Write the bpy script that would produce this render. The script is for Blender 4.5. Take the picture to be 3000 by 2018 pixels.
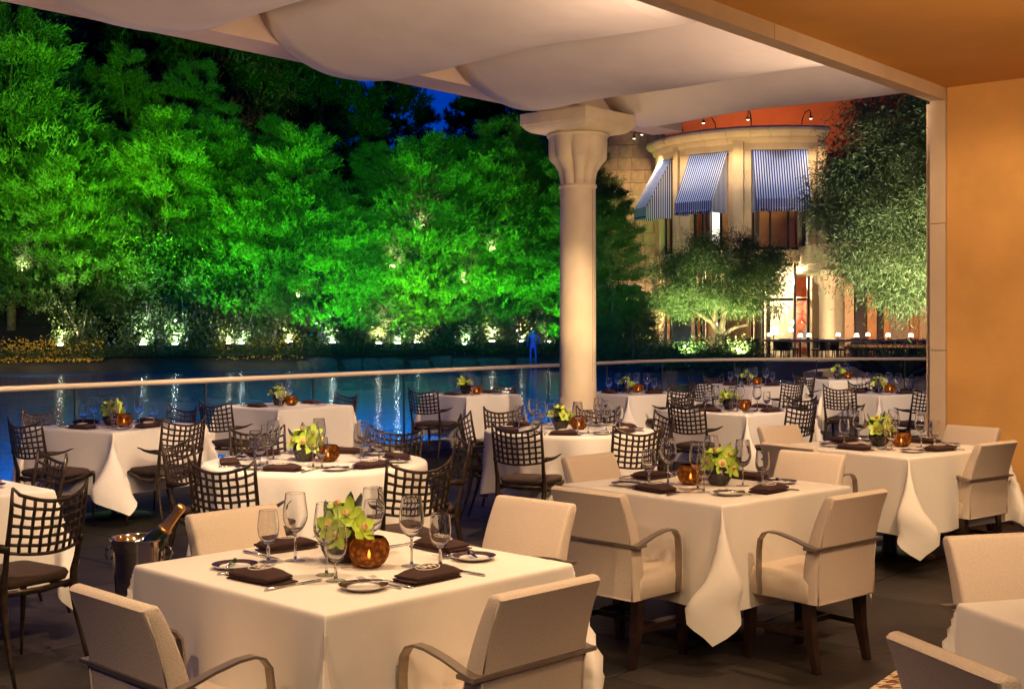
import bpy, bmesh, math, random
import numpy as np
from math import sin, cos, pi, radians as R
from mathutils import Vector, Matrix

for o in list(bpy.data.objects):
    bpy.data.objects.remove(o)
SC = bpy.context.scene
COL = SC.collection

# ------------------------------------------------------------------ camera
cam = bpy.data.objects.new('camera', bpy.data.cameras.new('camera'))
COL.objects.link(cam)
cam.location = (0, 0, 1.58)
cam.rotation_euler = (pi / 2, 0, 0)
cam.data.sensor_width = 36
cam.data.lens = 44.0
cam.data.shift_y = -0.018
cam.data.clip_end = 2000
SC.camera = cam

# ------------------------------------------------------------------ sky
W = bpy.data.worlds.new('World')
SC.world = W
W.use_nodes = True
wn = W.node_tree
sky = wn.nodes.new('ShaderNodeTexSky')
sky.sky_type = 'NISHITA'
sky.sun_disc = False
sky.sun_elevation = R(0.0)
sky.sun_rotation = R(30)
sky.ozone_density = 10.0
sky.dust_density = 0.0
wn.links.new(sky.outputs[0], wn.nodes['Background'].inputs[0])
wn.nodes['Background'].inputs[1].default_value = 0.5
SC.view_settings.view_transform = 'Standard'
SC.view_settings.look = 'None'
SC.view_settings.exposure = 0.0
SC.view_settings.gamma = 1.0
SC.view_settings.use_curve_mapping = False
SC.cycles.max_bounces = 14
SC.cycles.transmission_bounces = 14
SC.cycles.diffuse_bounces = 4
SC.cycles.glossy_bounces = 6
SC.cycles.transparent_max_bounces = 24
SC.cycles.caustics_reflective = False
SC.cycles.caustics_refractive = False
SC.cycles.sample_clamp_indirect = 4.0
SC.cycles.use_denoising = True

WARM = (1.0, 0.67, 0.385)

def aim(o, target):
    d = Vector(target) - o.location
    o.rotation_euler = d.to_track_quat('-Z', 'Y').to_euler()

def spot(loc, target, watts, color=WARM, size=70, blend=0.6, radius=0.06, parent=None):
    l = bpy.data.lights.new('spot_lamp', 'SPOT')
    l.energy = watts; l.color = color; l.spot_size = R(size); l.spot_blend = blend
    l.shadow_soft_size = radius
    o = bpy.data.objects.new('spot_lamp', l)
    COL.objects.link(o)
    o.location = loc
    aim(o, target)
    if parent: o.parent = parent
    return o

def point(loc, watts, color, radius=0.02, parent=None):
    l = bpy.data.lights.new('point_lamp', 'POINT')
    l.energy = watts; l.color = color; l.shadow_soft_size = radius
    o = bpy.data.objects.new('point_lamp', l)
    COL.objects.link(o); o.location = loc
    if parent: o.parent = parent
    return o

# recessed downlights of the soffit (all of them above the frame)
for loc, tgt, w, sz in [
        ((.45, 4.6, 3.5), (-0.45, 4.35, .75), 145, 72), ((-1.15, 4.3, 3.5), (-0.6, 4.4, .75), 105, 75),
        ((0.7, 2.2, 3.5), (-.1, 3.9, .5), 100, 95), ((2.4, 3.6, 3.5), (1.3, 6.0, .6), 230, 85),
        ((1.9, 6.3, 3.5), (1.05, 6.5, .75), 130, 85), ((3.0, 7.2, 3.5), (2.6, 8.5, .75), 170, 85),
        ((3.3, 8.7, 3.5), (3.7, 10.2, 1.0), 40, 100), ((2.6, 5.0, 3.5), (3.6, 9.5, 1.2), 260, 80),
        ((-1.9, 1.2, 3.4), (-1.1, 3.7, .5), 120, 80), ((1.2, .2, 3.4), (.6, 3.4, .4), 110, 85), ((-.2, .6, 3.4), (.2, 3.6, .3), 70, 80)]:
    spot(loc, tgt, w * 1.32, WARM, sz, .7, .05)
# lamps on the soffit edge, aimed at the tables under the awning cloth
for loc, tgt, w, sz in [
        ((-0.3, 6.2, 3.4), (-1.2, 7.6, .75), 240, 62), ((1.6, 8.4, 3.4), (0.45, 9.95, .75), 300, 62),
        ((0.2, 6.6, 3.4), (-3.3, 10.4, .75), 420, 34), ((0.6, 7.2, 3.4), (-2.4, 13.1, .75), 620, 26),
        ((2.2, 9.0, 3.4), (-.5, 15.2, .75), 650, 24), ((2.9, 9.8, 3.4), (2.25, 12.4, .75), 330, 52),
        ((3.0, 10.2, 3.4), (1.5, 15.6, .75), 480, 30), ((3.3, 10.4, 3.4), (3.4, 17.7, .75), 700, 28),
        ((3.4, 10.6, 3.4), (4.7, 16.4, .75), 700, 34), ((-1.3, 4.8, 3.4), (-3.0, 6.3, .75), 200, 70),
        ((-1.0, 5.2, 3.4), (-2.6, 8.4, .3), 260, 60)]:
    spot(loc, tgt, w * 1.6, (1.0, .70, .45), sz, .8, .05)
# spots added under the outer beam to brighten the handrail and the lakeside tables
for t in (-6.4, -4.2, -2.0, .6):
    p = Vector((.714, 13.57, 3.7)) + Vector((.65, .76, 0)) * t + Vector((-.76, .65, 0)) * .15
    spot(tuple(p), tuple(p + Vector((-.76 * 3.1, .65 * 3.1, -2.8))), 420, (1.0, .70, .42), 62, .9, .05)
spot((4.6, 15.8, 3.6), (6.0, 21.4, .9), 420, (1.0, .72, .45), 70, .8, .05)
spot((2.2, 15.5, 3.7), (3.2, 21.0, .9), 300, (1.0, .72, .45), 70, .8, .05)
# two spots added to brighten the ochre ceiling and wall, like bounced light
spot((3.2, 6.0, 1.9), (3.4, 7.6, 3.5), 110, (1.0, .62, .30), 150, .9, .2)
spot((1.6, 2.5, 1.9), (1.9, 4.5, 3.5), 110, (1.0, .62, .30), 150, .9, .2)
# low spots added at the railing foot to warm the outer cloth
for p, q in (((-4.3, 10.6, .35), (-3.0, 9.6, 4.0)), ((-2.2, 13.4, .35), (-.9, 12.3, 4.0)), ((-.2, 16.0, .35), (.8, 14.9, 4.0))):
    spot(p, q, 190, (1.0, .66, .44), 110, .9, .05)
# spots added below the soffit edge wash the cloth ceiling; uplighters at the column foot
for loc, tgt, w, sz in [
        ((-2.2, 4.0, 3.0), (-4.2, 6.6, 4.2), 60, 150), ((-0.4, 6.0, 3.0), (-2.2, 8.0, 4.2), 70, 150), ((1.0, 7.7, 3.0), (-.8, 9.4, 4.2), 70, 150),
        ((2.2, 9.1, 3.0), (.6, 10.9, 4.2), 60, 150), ((3.1, 10.1, 3.0), (1.9, 12.4, 4.2), 50, 150)]:
    spot(loc, tgt, w * 1.55, (1.0, .71, .50), sz, .9, .1)
for loc in ((.30, 12.75, .75), (1.35, 13.05, .75)):
    spot(loc, (.75, 13.5, 3.4), 40, (1.0, .70, .36), 75, .8, .05)

# ------------------------------------------------------------------ materials
def newmat(name):
    m = bpy.data.materials.new(name); m.use_nodes = True
    return m, m.node_tree.nodes, m.node_tree.links, m.node_tree.nodes['Principled BSDF']

def mat(name, col, rough=.6, metal=0, var=0, vscale=8, bump=0, bscale=60, col2=None, spec=None, coat=0, bdist=.01, coord='Object', vdetail=4, sheen=0):
    m, n, l, b = newmat(name)
    b.inputs['Base Color'].default_value = (*col, 1)
    b.inputs['Roughness'].default_value = rough
    b.inputs['Metallic'].default_value = metal
    if spec is not None: b.inputs['Specular IOR Level'].default_value = spec
    if coat: b.inputs['Coat Weight'].default_value = coat
    if sheen: b.inputs['Sheen Weight'].default_value = sheen
    tc = n.new('ShaderNodeTexCoord')
    if var or col2:
        nz = n.new('ShaderNodeTexNoise'); nz.inputs['Scale'].default_value = vscale
        nz.inputs['Detail'].default_value = vdetail
        l.new(tc.outputs[coord], nz.inputs['Vector'])
        cr = n.new('ShaderNodeValToRGB')
        a = col2 if col2 else tuple(max(0, c * (1 - var)) for c in col)
        z = col if col2 else tuple(min(1, c * (1 + var)) for c in col)
        cr.color_ramp.elements[0].position = .35; cr.color_ramp.elements[0].color = (*a, 1)
        cr.color_ramp.elements[1].position = .65; cr.color_ramp.elements[1].color = (*z, 1)
        l.new(nz.outputs[0], cr.inputs[0]); l.new(cr.outputs[0], b.inputs['Base Color'])
    if bump:
        nb = n.new('ShaderNodeTexNoise'); nb.inputs['Scale'].default_value = bscale; nb.inputs['Detail'].default_value = 3
        l.new(tc.outputs[coord], nb.inputs['Vector'])
        bp = n.new('ShaderNodeBump'); bp.inputs['Strength'].default_value = bump; bp.inputs['Distance'].default_value = bdist
        l.new(nb.outputs[0], bp.inputs['Height']); l.new(bp.outputs[0], b.inputs['Normal'])
    return m

def emit(name, col, strength):
    m, n, l, b = newmat(name)
    b.inputs['Base Color'].default_value = (*col, 1)
    b.inputs['Emission Color'].default_value = (*col, 1)
    b.inputs['Emission Strength'].default_value = strength
    return m

def thin_glass(name, tint=(1, 1, 1), base=.05, edge=.6, power=2.5, rough=.0):
    m, n, l, b = newmat(name)
    n.remove(b)
    lw = n.new('ShaderNodeLayerWeight'); lw.inputs[0].default_value = .5
    p = n.new('ShaderNodeMath'); p.operation = 'POWER'; p.inputs[1].default_value = power
    l.new(lw.outputs['Facing'], p.inputs[0])
    ma = n.new('ShaderNodeMath'); ma.operation = 'MULTIPLY_ADD'; ma.inputs[1].default_value = edge; ma.inputs[2].default_value = base
    l.new(p.outputs[0], ma.inputs[0])
    t = n.new('ShaderNodeBsdfTransparent'); t.inputs[0].default_value = (*tint, 1)
    g = n.new('ShaderNodeBsdfGlossy'); g.inputs['Roughness'].default_value = rough
    x = n.new('ShaderNodeMixShader')
    l.new(ma.outputs[0], x.inputs[0]); l.new(t.outputs[0], x.inputs[1]); l.new(g.outputs[0], x.inputs[2])
    l.new(x.outputs[0], n['Material Output'].inputs[0])
    return m

def crystal(name):
    m, n, l, b = newmat(name)
    n.remove(b)
    g = n.new('ShaderNodeBsdfGlass'); g.inputs['IOR'].default_value = 1.46; g.inputs['Roughness'].default_value = 0
    l.new(g.outputs[0], n['Material Output'].inputs[0])
    return m

M = {}
M['cloth'] = mat('table_linen', (.80, .74, .655), .85, bump=.35, bscale=9, var=.02, vscale=3, bdist=.006)
M['cream'] = mat('cream_upholstery', (.64, .525, .41), .75, bump=.8, bscale=300, bdist=.004, var=.06, vscale=200)
M['piping'] = mat('upholstery_piping', (.50, .40, .33), .8)
M['espresso'] = mat('espresso_wood', (.022, .010, .007), .35, var=.4, vscale=14)
M['armmetal'] = mat('brushed_bronze', (.30, .25, .20), .38, .75, var=.08, vscale=20)
M['iron'] = mat('aged_bronze', (.060, .040, .025), .30, .6, var=.35, vscale=30, bump=.15, bscale=40)
M['cushion'] = mat('brown_cushion', (.055, .030, .020), .9, bump=.3, bscale=180, bdist=.003, var=.15, vscale=12)
M['napkin'] = mat('napkin_linen', (.040, .014, .011), .9, bump=.25, bscale=220, bdist=.002, var=.1, vscale=30)
M['thread'] = mat('cream_thread', (.70, .62, .52), .7)
M['china'] = mat('white_china', (.78, .74, .68), .15)
M['rim'] = mat('china_rim', (.075, .035, .025), .2, col2=(.02, .012, .03), vscale=60)
M['silver'] = mat('polished_silver', (.72, .70, .67), .14, 1.0)
M['glass'] = crystal('crystal_bowl')
M['stem'] = crystal('crystal_stem')
M['footglass'] = thin_glass('crystal_foot', (.97, .97, .96), .12, .5, 1.8, .04)
M['rail'] = mat('cream_rail_paint', (.62, .50, .36), .4)
M['railglass'] = thin_glass('railing_glass', (.95, .97, .96), .03, .35, 3.5)
M['gap'] = mat('railing_joint', (.03, .04, .04), .4)
M['column'] = mat('cast_stone', (.74, .60, .40), .65, var=.05, vscale=5, bump=.08, bscale=90)
M['columnjoint'] = mat('stone_joint', (.42, .32, .21), .8)
M['beam'] = mat('beam_render', (.62, .46, .34), .75, var=.05, vscale=3)
M['canopy'] = mat('canopy_cloth', (.66, .57, .50), .9, var=.04, vscale=2.5, bump=.35, bscale=3.2, bdist=.03)
M['soffit'] = mat('soffit_plaster', (.66, .34, .085), .8, var=.05, vscale=1.6)
M['wall'] = mat('ochre_plaster', (.70, .38, .11), .8, var=.09, vscale=2.2, bump=.18, bscale=35, bdist=.008)
M['trim'] = mat('pale_stone_trim', (.66, .52, .37), .7, var=.04, vscale=4)
M['floor'] = mat('slate_joint', (.012, .010, .008), .8)
M['slab'] = mat('slate', (.030, .021, .015), .62, col2=(.009, .006, .0045), vscale=2.6, bump=.35, bscale=16, bdist=.01, coord='Object', vdetail=9)
M['curb'] = mat('terrace_curb', (.50, .42, .33), .7, var=.08, vscale=6)
M['foil'] = mat('gold_foil', (.80, .46, .16), .28, .9, bump=.2, bscale=60)
M['bottle'] = mat('bottle_glass', (.010, .016, .008), .08, coat=.5)
M['bucket'] = mat('bucket_silver', (.66, .60, .52), .12, 1.0)
M['vase'] = mat('dark_vase', (.030, .022, .018), .25, var=.4, vscale=30, bump=.4, bscale=25)
M['petal'] = mat('orchid_petal', (.47, .64, .07), .5, var=.15, vscale=30)
M['lip'] = mat('orchid_lip', (.75, .60, .25), .5, col2=(.45, .02, .03), vscale=60)
M['succulent'] = mat('succulent_leaf', (.10, .17, .05), .45, var=.2, vscale=30)
M['darkleaf'] = mat('dark_leaf', (.020, .045, .018), .4)
M['lime'] = mat('lime_flesh', (.75, .62, .12), .4, var=.08, vscale=40)
M['limeskin'] = mat('lime_skin', (.14, .26, .02), .4)
M['wax'] = mat('candle_wax', (.75, .62, .42), .5)
M['flame'] = emit('candle_flame', (1, .66, .28), 40)
M['bark'] = mat('bark', (.12, .085, .055), .9, var=.35, vscale=6, bump=.6, bscale=12, bdist=.03)
M['palebark'] = mat('pale_bark', (.30, .24, .17), .9, var=.3, vscale=5, bump=.6, bscale=12, bdist=.03)

def candle_glass():
    m, n, l, b = newmat('bronze_mercury_glass')
    n.remove(b)
    tc = n.new('ShaderNodeTexCoord')
    v = n.new('ShaderNodeTexVoronoi'); v.inputs['Scale'].default_value = 58
    l.new(tc.outputs['Object'], v.inputs['Vector'])
    cr = n.new('ShaderNodeValToRGB')
    cr.color_ramp.elements[0].position = .22; cr.color_ramp.elements[0].color = (.24, .095, .028, 1)
    cr.color_ramp.elements[1].position = .58; cr.color_ramp.elements[1].color = (.085, .028, .008, 1)
    l.new(v.outputs[0], cr.inputs[0])
    tr = n.new('ShaderNodeBsdfTranslucent'); l.new(cr.outputs[0], tr.inputs[0])
    g = n.new('ShaderNodeBsdfGlossy'); g.inputs[0].default_value = (.42, .24, .12, 1); g.inputs['Roughness'].default_value = .12
    bp = n.new('ShaderNodeBump'); bp.inputs['Strength'].default_value = .8; bp.inputs['Distance'].default_value = .004; bp.invert = True
    l.new(v.outputs[0], bp.inputs['Height']); l.new(bp.outputs[0], g.inputs['Normal'])
    lw = n.new('ShaderNodeLayerWeight'); lw.inputs[0].default_value = .35
    x = n.new('ShaderNodeMixShader')
    tt = n.new('ShaderNodeBsdfTransparent'); tt.inputs[0].default_value = (.62, .25, .07, 1)
    y = n.new('ShaderNodeMixShader'); y.inputs[0].default_value = .14
    l.new(tr.outputs[0], y.inputs[1]); l.new(tt.outputs[0], y.inputs[2])
    l.new(lw.outputs['Fresnel'], x.inputs[0]); l.new(y.outputs[0], x.inputs[1]); l.new(g.outputs[0], x.inputs[2])
    l.new(x.outputs[0], n['Material Output'].inputs[0])
    return m
M['candleglass'] = candle_glass()

def foliage(name, col, var=.35, trans=.3, vscale=.9, rough=.6):
    m, n, l, b = newmat(name)
    tc = n.new('ShaderNodeTexCoord')
    nz = n.new('ShaderNodeTexNoise'); nz.inputs['Scale'].default_value = vscale; nz.inputs['Detail'].default_value = 5
    l.new(tc.outputs['Object'], nz.inputs['Vector'])
    cr = n.new('ShaderNodeValToRGB')
    cr.color_ramp.elements[0].position = .3; cr.color_ramp.elements[0].color = (*[c * (1 - var) for c in col], 1)
    cr.color_ramp.elements[1].position = .7; cr.color_ramp.elements[1].color = (*[c * (1 + var) for c in col], 1)
    l.new(nz.outputs[0], cr.inputs[0]); l.new(cr.outputs[0], b.inputs['Base Color'])
    b.inputs['Roughness'].default_value = rough
    t = n.new('ShaderNodeBsdfTranslucent'); l.new(cr.outputs[0], t.inputs[0])
    x = n.new('ShaderNodeMixShader'); x.inputs[0].default_value = trans
    l.new(b.outputs[0], x.inputs[1]); l.new(t.outputs[0], x.inputs[2]); l.new(x.outputs[0], n['Material Output'].inputs[0])
    return m
M['needle'] = foliage('pine_needles', (.075, .115, .035))
M['needle2'] = foliage('cedar_needles', (.105, .12, .035))
M['darkneedle'] = foliage('dark_pine_needles', (.020, .030, .014), trans=.1)
M['broad'] = foliage('broad_leaves', (.070, .105, .030), rough=.35)
M['olive'] = foliage('olive_leaves', (.065, .105, .028), rough=.6)
M['hedge'] = foliage('hedge_leaves', (.040, .070, .022), rough=.45)
M['yellowflower'] = foliage('yellow_petals', (.55, .33, .03), .2)
M['whiteflower'] = foliage('white_petals', (.6, .58, .5), .1)

# ------------------------------------------------------------------ mesh helpers
class MB:
    def __init__(s): s.v = []; s.f = []
    def add(s, vs, fs):
        k = len(s.v); s.v += [tuple(p) for p in vs]; s.f += [tuple(i + k for i in f) for f in fs]
        return s
    def box(s, c, d, rot=None):
        x, y, z = d[0] / 2, d[1] / 2, d[2] / 2
        vs = [Vector((a, b, e)) for a in (-x, x) for b in (-y, y) for e in (-z, z)]
        if rot is not None: vs = [rot @ p for p in vs]
        vs = [p + Vector(c) for p in vs]
        return s.add(vs, [(0, 1, 3, 2), (4, 6, 7, 5), (0, 4, 5, 1), (2, 3, 7, 6), (0, 2, 6, 4), (1, 5, 7, 3)])
    def lathe(s, prof, n=24, c=(0, 0, 0), cap0=False, cap1=False, a0=0, a1=2 * pi, sc=(1, 1)):
        full = abs(a1 - a0 - 2 * pi) < 1e-6
        m = n if full else n + 1
        vs = [(c[0] + r * cos(a0 + (a1 - a0) * i / n) * sc[0], c[1] + r * sin(a0 + (a1 - a0) * i / n) * sc[1], c[2] + z) for r, z in prof for i in range(m)]
        fs = []
        for j in range(len(prof) - 1):
            for i in range(n):
                k = (i + 1) % m
                fs.append((j * m + i, j * m + k, (j + 1) * m + k, (j + 1) * m + i))
        if cap0: fs.append(tuple(reversed(range(m))))
        if cap1: fs.append(tuple(range((len(prof) - 1) * m, len(prof) * m)))
        return s.add(vs, fs)
    def rings(s, rings, cap=True, closed=True):
        m = len(rings[0]); vs = [p for r in rings for p in r]; fs = []
        for j in range(len(rings) - 1):
            for i in range(m if closed else m - 1):
                k = (i + 1) % m
                fs.append((j * m + i, j * m + k, (j + 1) * m + k, (j + 1) * m + i))
        if cap:
            fs.append(tuple(reversed(range(m)))); fs.append(tuple(range((len(rings) - 1) * m, len(rings) * m)))
        return s.add(vs, fs)
    def tube(s, pts, rad, n=8, sq=None, up=(0, 0, 1), power=None):
        pts = [Vector(p) for p in pts]
        if not hasattr(rad, '__len__'): rad = [rad] * len(pts)
        rs = []; up = Vector(up)
        px = None
        for i, p in enumerate(pts):
            t = (pts[min(i + 1, len(pts) - 1)] - pts[max(i - 1, 0)]).normalized()
            ref = up if abs(t.dot(up)) < .95 else Vector((1, 0, 0))
            if px is None: x = t.cross(ref).normalized()
            else:
                x = (px - t * px.dot(t)).normalized()
            px = x
            y = t.cross(x).normalized()
            rr = rad[i]; ra, rb = (rr if hasattr(rr, '__len__') else (rr, rr))
            ring = []
            for k in range(n):
                a = 2 * pi * (k + .5) / n
                ca, sa = cos(a), sin(a)
                if power: ca = math.copysign(abs(ca) ** power, ca); sa = math.copysign(abs(sa) ** power, sa)
                ring.append(p + x * ra * ca + y * rb * sa)
            rs.append(ring)
        return s.rings(rs)
    def mesh(s, name, m=None, smooth=False, angle=None):
        me = bpy.data.meshes.new(name)
        me.from_pydata([tuple(p) for p in s.v], [], s.f)
        if m: me.materials.append(M[m] if isinstance(m, str) else m)
        if smooth:
            me.polygons.foreach_set('use_smooth', [True] * len(me.polygons))
            if angle: me.set_sharp_from_angle(angle=R(angle))
        me.update()
        return me
    def build(s, name, m, parent=None, smooth=False, angle=None):
        return obj(name, s.mesh(name, m, smooth, angle), parent)

def obj(name, me, parent=None):
    o = bpy.data.objects.new(name, me); COL.objects.link(o)
    if parent: o.parent = parent
    return o

def tag(o, label, cat, group=None):
    o['label'] = label; o['category'] = cat
    if group: o['group'] = group
    return o

def thing(name, label, cat, loc=(0, 0, 0), rz=0, group=None, sc=1):
    o = bpy.data.objects.new(name, None); COL.objects.link(o)
    o.empty_display_size = .1
    o.location = loc; o.rotation_euler = (0, 0, rz); o.scale = (sc, sc, sc)
    return tag(o, label, cat, group)

def struct(o):
    o['kind'] = 'structure'; return o

def copy_tree(o, parent=None):
    c = o.copy(); COL.objects.link(c)
    if parent: c.parent = parent
    for ch in o.children: copy_tree(ch, c)
    return c

class Proto:
    """builds the first one with make(), later ones are linked copies"""
    def __init__(s, make): s.make = make; s.o = None
    def put(s, label, loc, rz=0, group=None, sc=1, rot=None):
        if s.o is None: s.o = s.make(); o = s.o
        else: o = copy_tree(s.o)
        o.location = loc; o.rotation_euler = rot or (0, 0, rz); o.scale = (sc, sc, sc)
        o['label'] = label
        if group: o['group'] = group
        return o

def np_mesh(name, verts, faces, m, smooth=False):
    me = bpy.data.meshes.new(name)
    nv, nf, k = len(verts), len(faces), faces.shape[1]
    me.vertices.add(nv); me.vertices.foreach_set('co', np.ascontiguousarray(verts, dtype=np.float32).ravel())
    me.loops.add(nf * k); me.loops.foreach_set('vertex_index', np.ascontiguousarray(faces, dtype=np.int32).ravel())
    me.polygons.add(nf)
    me.polygons.foreach_set('loop_start', np.arange(0, nf * k, k, dtype=np.int32))
    me.polygons.foreach_set('loop_total', np.full(nf, k, dtype=np.int32))
    me.update(calc_edges=True)
    me.materials.append(M[m] if isinstance(m, str) else m)
    return me

# directions of the house: U runs along the terrace edge, V points out to the lake
U = Vector((.65, .76, 0)); V = Vector((-.76, .65, 0))
AU = math.atan2(.76, .65)

#SECTION setting
# ------------------------------------------------------------------ terrace
def uv(base, t, n, z):
    return Vector((base[0], base[1], 0)) + U * t + V * n + Vector((0, 0, z))
CB = (.714, 13.57)                                     # foot of the column
b = MB()
# floor sheet (joint bed) with slabs on top; it ends under the glass railing
RAILP = [(-9.75, 4.45), (2.9, 21.2), (4.2, 21.7), (9.5, 21.75), (14.0, 21.9)]
fl = [(-9.72, 4.42), (2.92, 21.17), (4.2, 21.67), (14.0, 21.85), (14, -4), (-9.72, -4)]
nfl = len(fl)
b.add([(x, y, 0) for x, y in fl] + [(x, y, -1.2) for x, y in fl],
      [tuple(reversed(range(nfl)))] + [(i, (i + 1) % nfl, nfl + (i + 1) % nfl, nfl + i) for i in range(nfl)])
bmf = b.build('floor', 'floor'); struct(bmf)
random.seed(4)
def inside(p, poly):
    c = False; j = len(poly) - 1
    for i in range(len(poly)):
        a, q = poly[i], poly[j]
        if (a[1] > p[1]) != (q[1] > p[1]) and p[0] < (q[0] - a[0]) * (p[1] - a[1]) / (q[1] - a[1]) + a[0]: c = not c
        j = i
    return c
SL = 1.18
slabmesh = []
for k in range(3):
    mb = MB(); e = SL / 2 - .004
    mb.rings([[(-e, -e, 0), (e, -e, 0), (e, e, 0), (-e, e, 0)], [(-e, -e, .006), (e, -e, .006), (e, e, .006), (-e, e, .006)],
              [(-e + .006, -e + .006, .009), (e - .006, -e + .006, .009), (e - .006, e - .006, .009), (-e + .006, e - .006, .009)]])
    slabmesh.append(mb.mesh('floor_slab', 'slab'))
for i in range(-13, 20):
    for j in range(-13, 20):
        p = Vector((0, 6, 0)) + U * (i * SL + (j % 2) * SL / 2) + V * (j * SL)
        cs = [p + U * (sx * SL / 2) + V * (sy * SL / 2) for sx in (-1, 1) for sy in (-1, 1)]
        if p.y < 2.3 or abs(p.x) > p.y * .5 + 1.4: continue
        if not all(inside((c.x, c.y), fl) for c in cs): continue
        o = obj('floor_slab', slabmesh[random.randrange(3)], bmf)
        o.location = (p.x, p.y, 0); o.rotation_euler = (0, 0, AU + random.randrange(4) * pi / 2)

# ---- glass railing: one thing, with curb, panes, joints and top rail as parts
rt = thing('glass_railing', 'glass balustrade with a cream tube rail along the lakeside terrace edge', 'railing', (0, 0, 0))
RZ = 1.01
path = []
for i in range(len(RAILP) - 1):
    a, c = Vector((*RAILP[i], 0)), Vector((*RAILP[i + 1], 0))
    path.append(a)
path.append(Vector((*RAILP[-1], 0)))
# soften the bend
fine = [path[0], path[0].lerp(path[1], .93)]
for t in (0, .2, .4, .6, .8, 1):
    a, c, d = path[0].lerp(path[1], .93), path[1] + Vector((.25, .2, 0)), path[2].lerp(path[3], .25)
    if t > 0: fine.append(a * (1 - t) ** 2 + c * 2 * t * (1 - t) + d * t * t)
fine += [path[3], path[4]]
MB().tube([p + Vector((0, 0, RZ)) for p in fine], .028, 12).build('top_rail', 'rail', rt, True)
mb = MB()
for i in range(len(fine) - 1):
    a, c = fine[i], fine[i + 1]; d = (c - a); ang = math.atan2(d.y, d.x)
    mb.box((a + c) / 2 + Vector((0, 0, .06)), (d.length + .02, .16, .13), Matrix.Rotation(ang, 3, 'Z'))
mb.build('curb', 'curb', rt)
# panes 1.55 m long
dist = 0; seglen = []
for i in range(len(fine) - 1): seglen.append((fine[i + 1] - fine[i]).length)
tot = sum(seglen)
def along(d):
    for i, L in enumerate(seglen):
        if d <= L or i == len(seglen) - 1: return fine[i].lerp(fine[i + 1], d / L)
        d -= L
npn = int(tot / 1.55)
for k in range(npn):
    a, c = along(k * 1.55 + .012), along((k + 1) * 1.55 - .012)
    d = c - a; ang = math.atan2(d.y, d.x)
    MB().box((a + c) / 2 + Vector((0, 0, .555)), (d.length, .012, .87), Matrix.Rotation(ang, 3, 'Z')).build('glass_pane', 'railglass', rt)
    j = along((k + 1) * 1.55)
    MB().box(j + Vector((0, 0, .555)), (.014, .02, .86), Matrix.Rotation(ang, 3, 'Z')).build('pane_joint', 'gap', rt)

# ---- column
def column(name, label, loc, sc, parent=None, h0=.52, ztop=3.87):
    """shaft with necking ring, cupped leaf capital and square abacus; built in metres at the near column's size"""
    t = thing(name, label, 'column', loc, AU) if parent is None else parent
    zt = ztop
    prof = [(.262, h0), (.268, h0 + .05), (.262, h0 + .11), (.235, h0 + .15), (.212, h0 + .19), (.202, h0 + .26), (.198, h0 + .6), (.196, 2.2), (.193, zt - .80)]
    MB().lathe(prof, 40).build('shaft', 'column', t, True)
    MB().lathe([(.193, zt - .80), (.203, zt - .80), (.208, zt - .785), (.203, zt - .765), (.192, zt - .765)], 40).build('necking_ring', 'column', t, True)
    # leaf capital: cup with eight lobes
    rings = []
    for r, z, lob in [(.183, zt - .77, .02), (.186, zt - .70, .038), (.196, zt - .62, .055), (.235, zt - .545, .085), (.285, zt - .50, .08), (.30, zt - .47, .065), (.305, zt - .40, .05), (.312, zt - .30, .03), (.318, zt - .25, .0)]:
        ring = []
        for k in range(64):
            a = 2 * pi * k / 64
            q = abs(cos(4 * a)) ** .6
            ring.append(((r + lob * (q - .7)) * cos(a), (r + lob * (q - .7)) * sin(a), z))
        rings.append(ring)
    MB().rings(rings).build('leaf_capital', 'column', t, True, 50)
    MB().lathe([(.318, zt - .255), (.334, zt - .25), (.338, zt - .235), (.325, zt - .215), (.30, zt - .21)], 40).build('collar', 'column', t, True)
    mb = MB()
    rr = []
    for w, z in [(.325, zt - .215), (.36, zt - .205), (.40, zt - .18), (.425, zt - .15), (.43, zt - .135)]:
        rr.append([(-w, -w, z), (w, -w, z), (w, w, z), (-w, w, z)])
    mb.rings(rr); mb.build('abacus_moulding', 'column', t)
    mb = MB(); mb.rings([[(-w, -w, z), (w, -w, z), (w, w, z), (-w, w, z)] for w, z in [(.435, zt - .135), (.445, zt - .125), (.445, zt - .012), (.435, zt)]]); mb.build('abacus', 'column', t)
    if h0 > .3:
        MB().lathe([(.30, 0), (.30, h0 - .05), (.29, h0)], 32, cap1=True).build('plinth', 'column', t, True, 40)
        mb = MB(); mb.box((0, -.1965, (h0 + .3 + zt - .8) / 2), (.006, .006, zt - .8 - h0 - .36)); mb.build('shaft_seam', 'columnjoint', t)
    return t
column('stone_column', 'cream stone column with cupped leaf capital holding the canopy beam', (CB[0], CB[1], 0), 1)

# ---- canopy: outer beam, cross beams, slung cloth panels, soffit
ZB = 3.87
def beam(name, label, p0, p1, w, h, m='beam'):
    p0, p1 = Vector(p0), Vector(p1); d = p1 - p0
    o = MB().box((0, 0, h / 2), (d.length, w, h)).build(name, m)
    o.location = (p0 + p1) / 2; o.rotation_euler = (0, 0, math.atan2(d.y, d.x))
    return tag(o, label, 'beam')
beam('canopy_beam', 'long peach plastered canopy beam resting on the stone column', uv(CB, -14, 0, ZB), uv(CB, 1.75, 0, ZB), .40, .42)
CR = [-11.25, -9.0, -6.75, -4.5, -2.25, .10]
WC = -4.1                                             # inner end of the cloth, at the soffit edge
for k, t in enumerate(CR + [1.62]):
    o = beam('cross_beam', 'slim cross beam hidden above the slung canopy cloth', uv(CB, t, -.21, ZB + .27), uv(CB, t, WC - .05, ZB + .27), .10, .12)
    o['group'] = 'cross beams above the canopy cloth'
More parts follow.
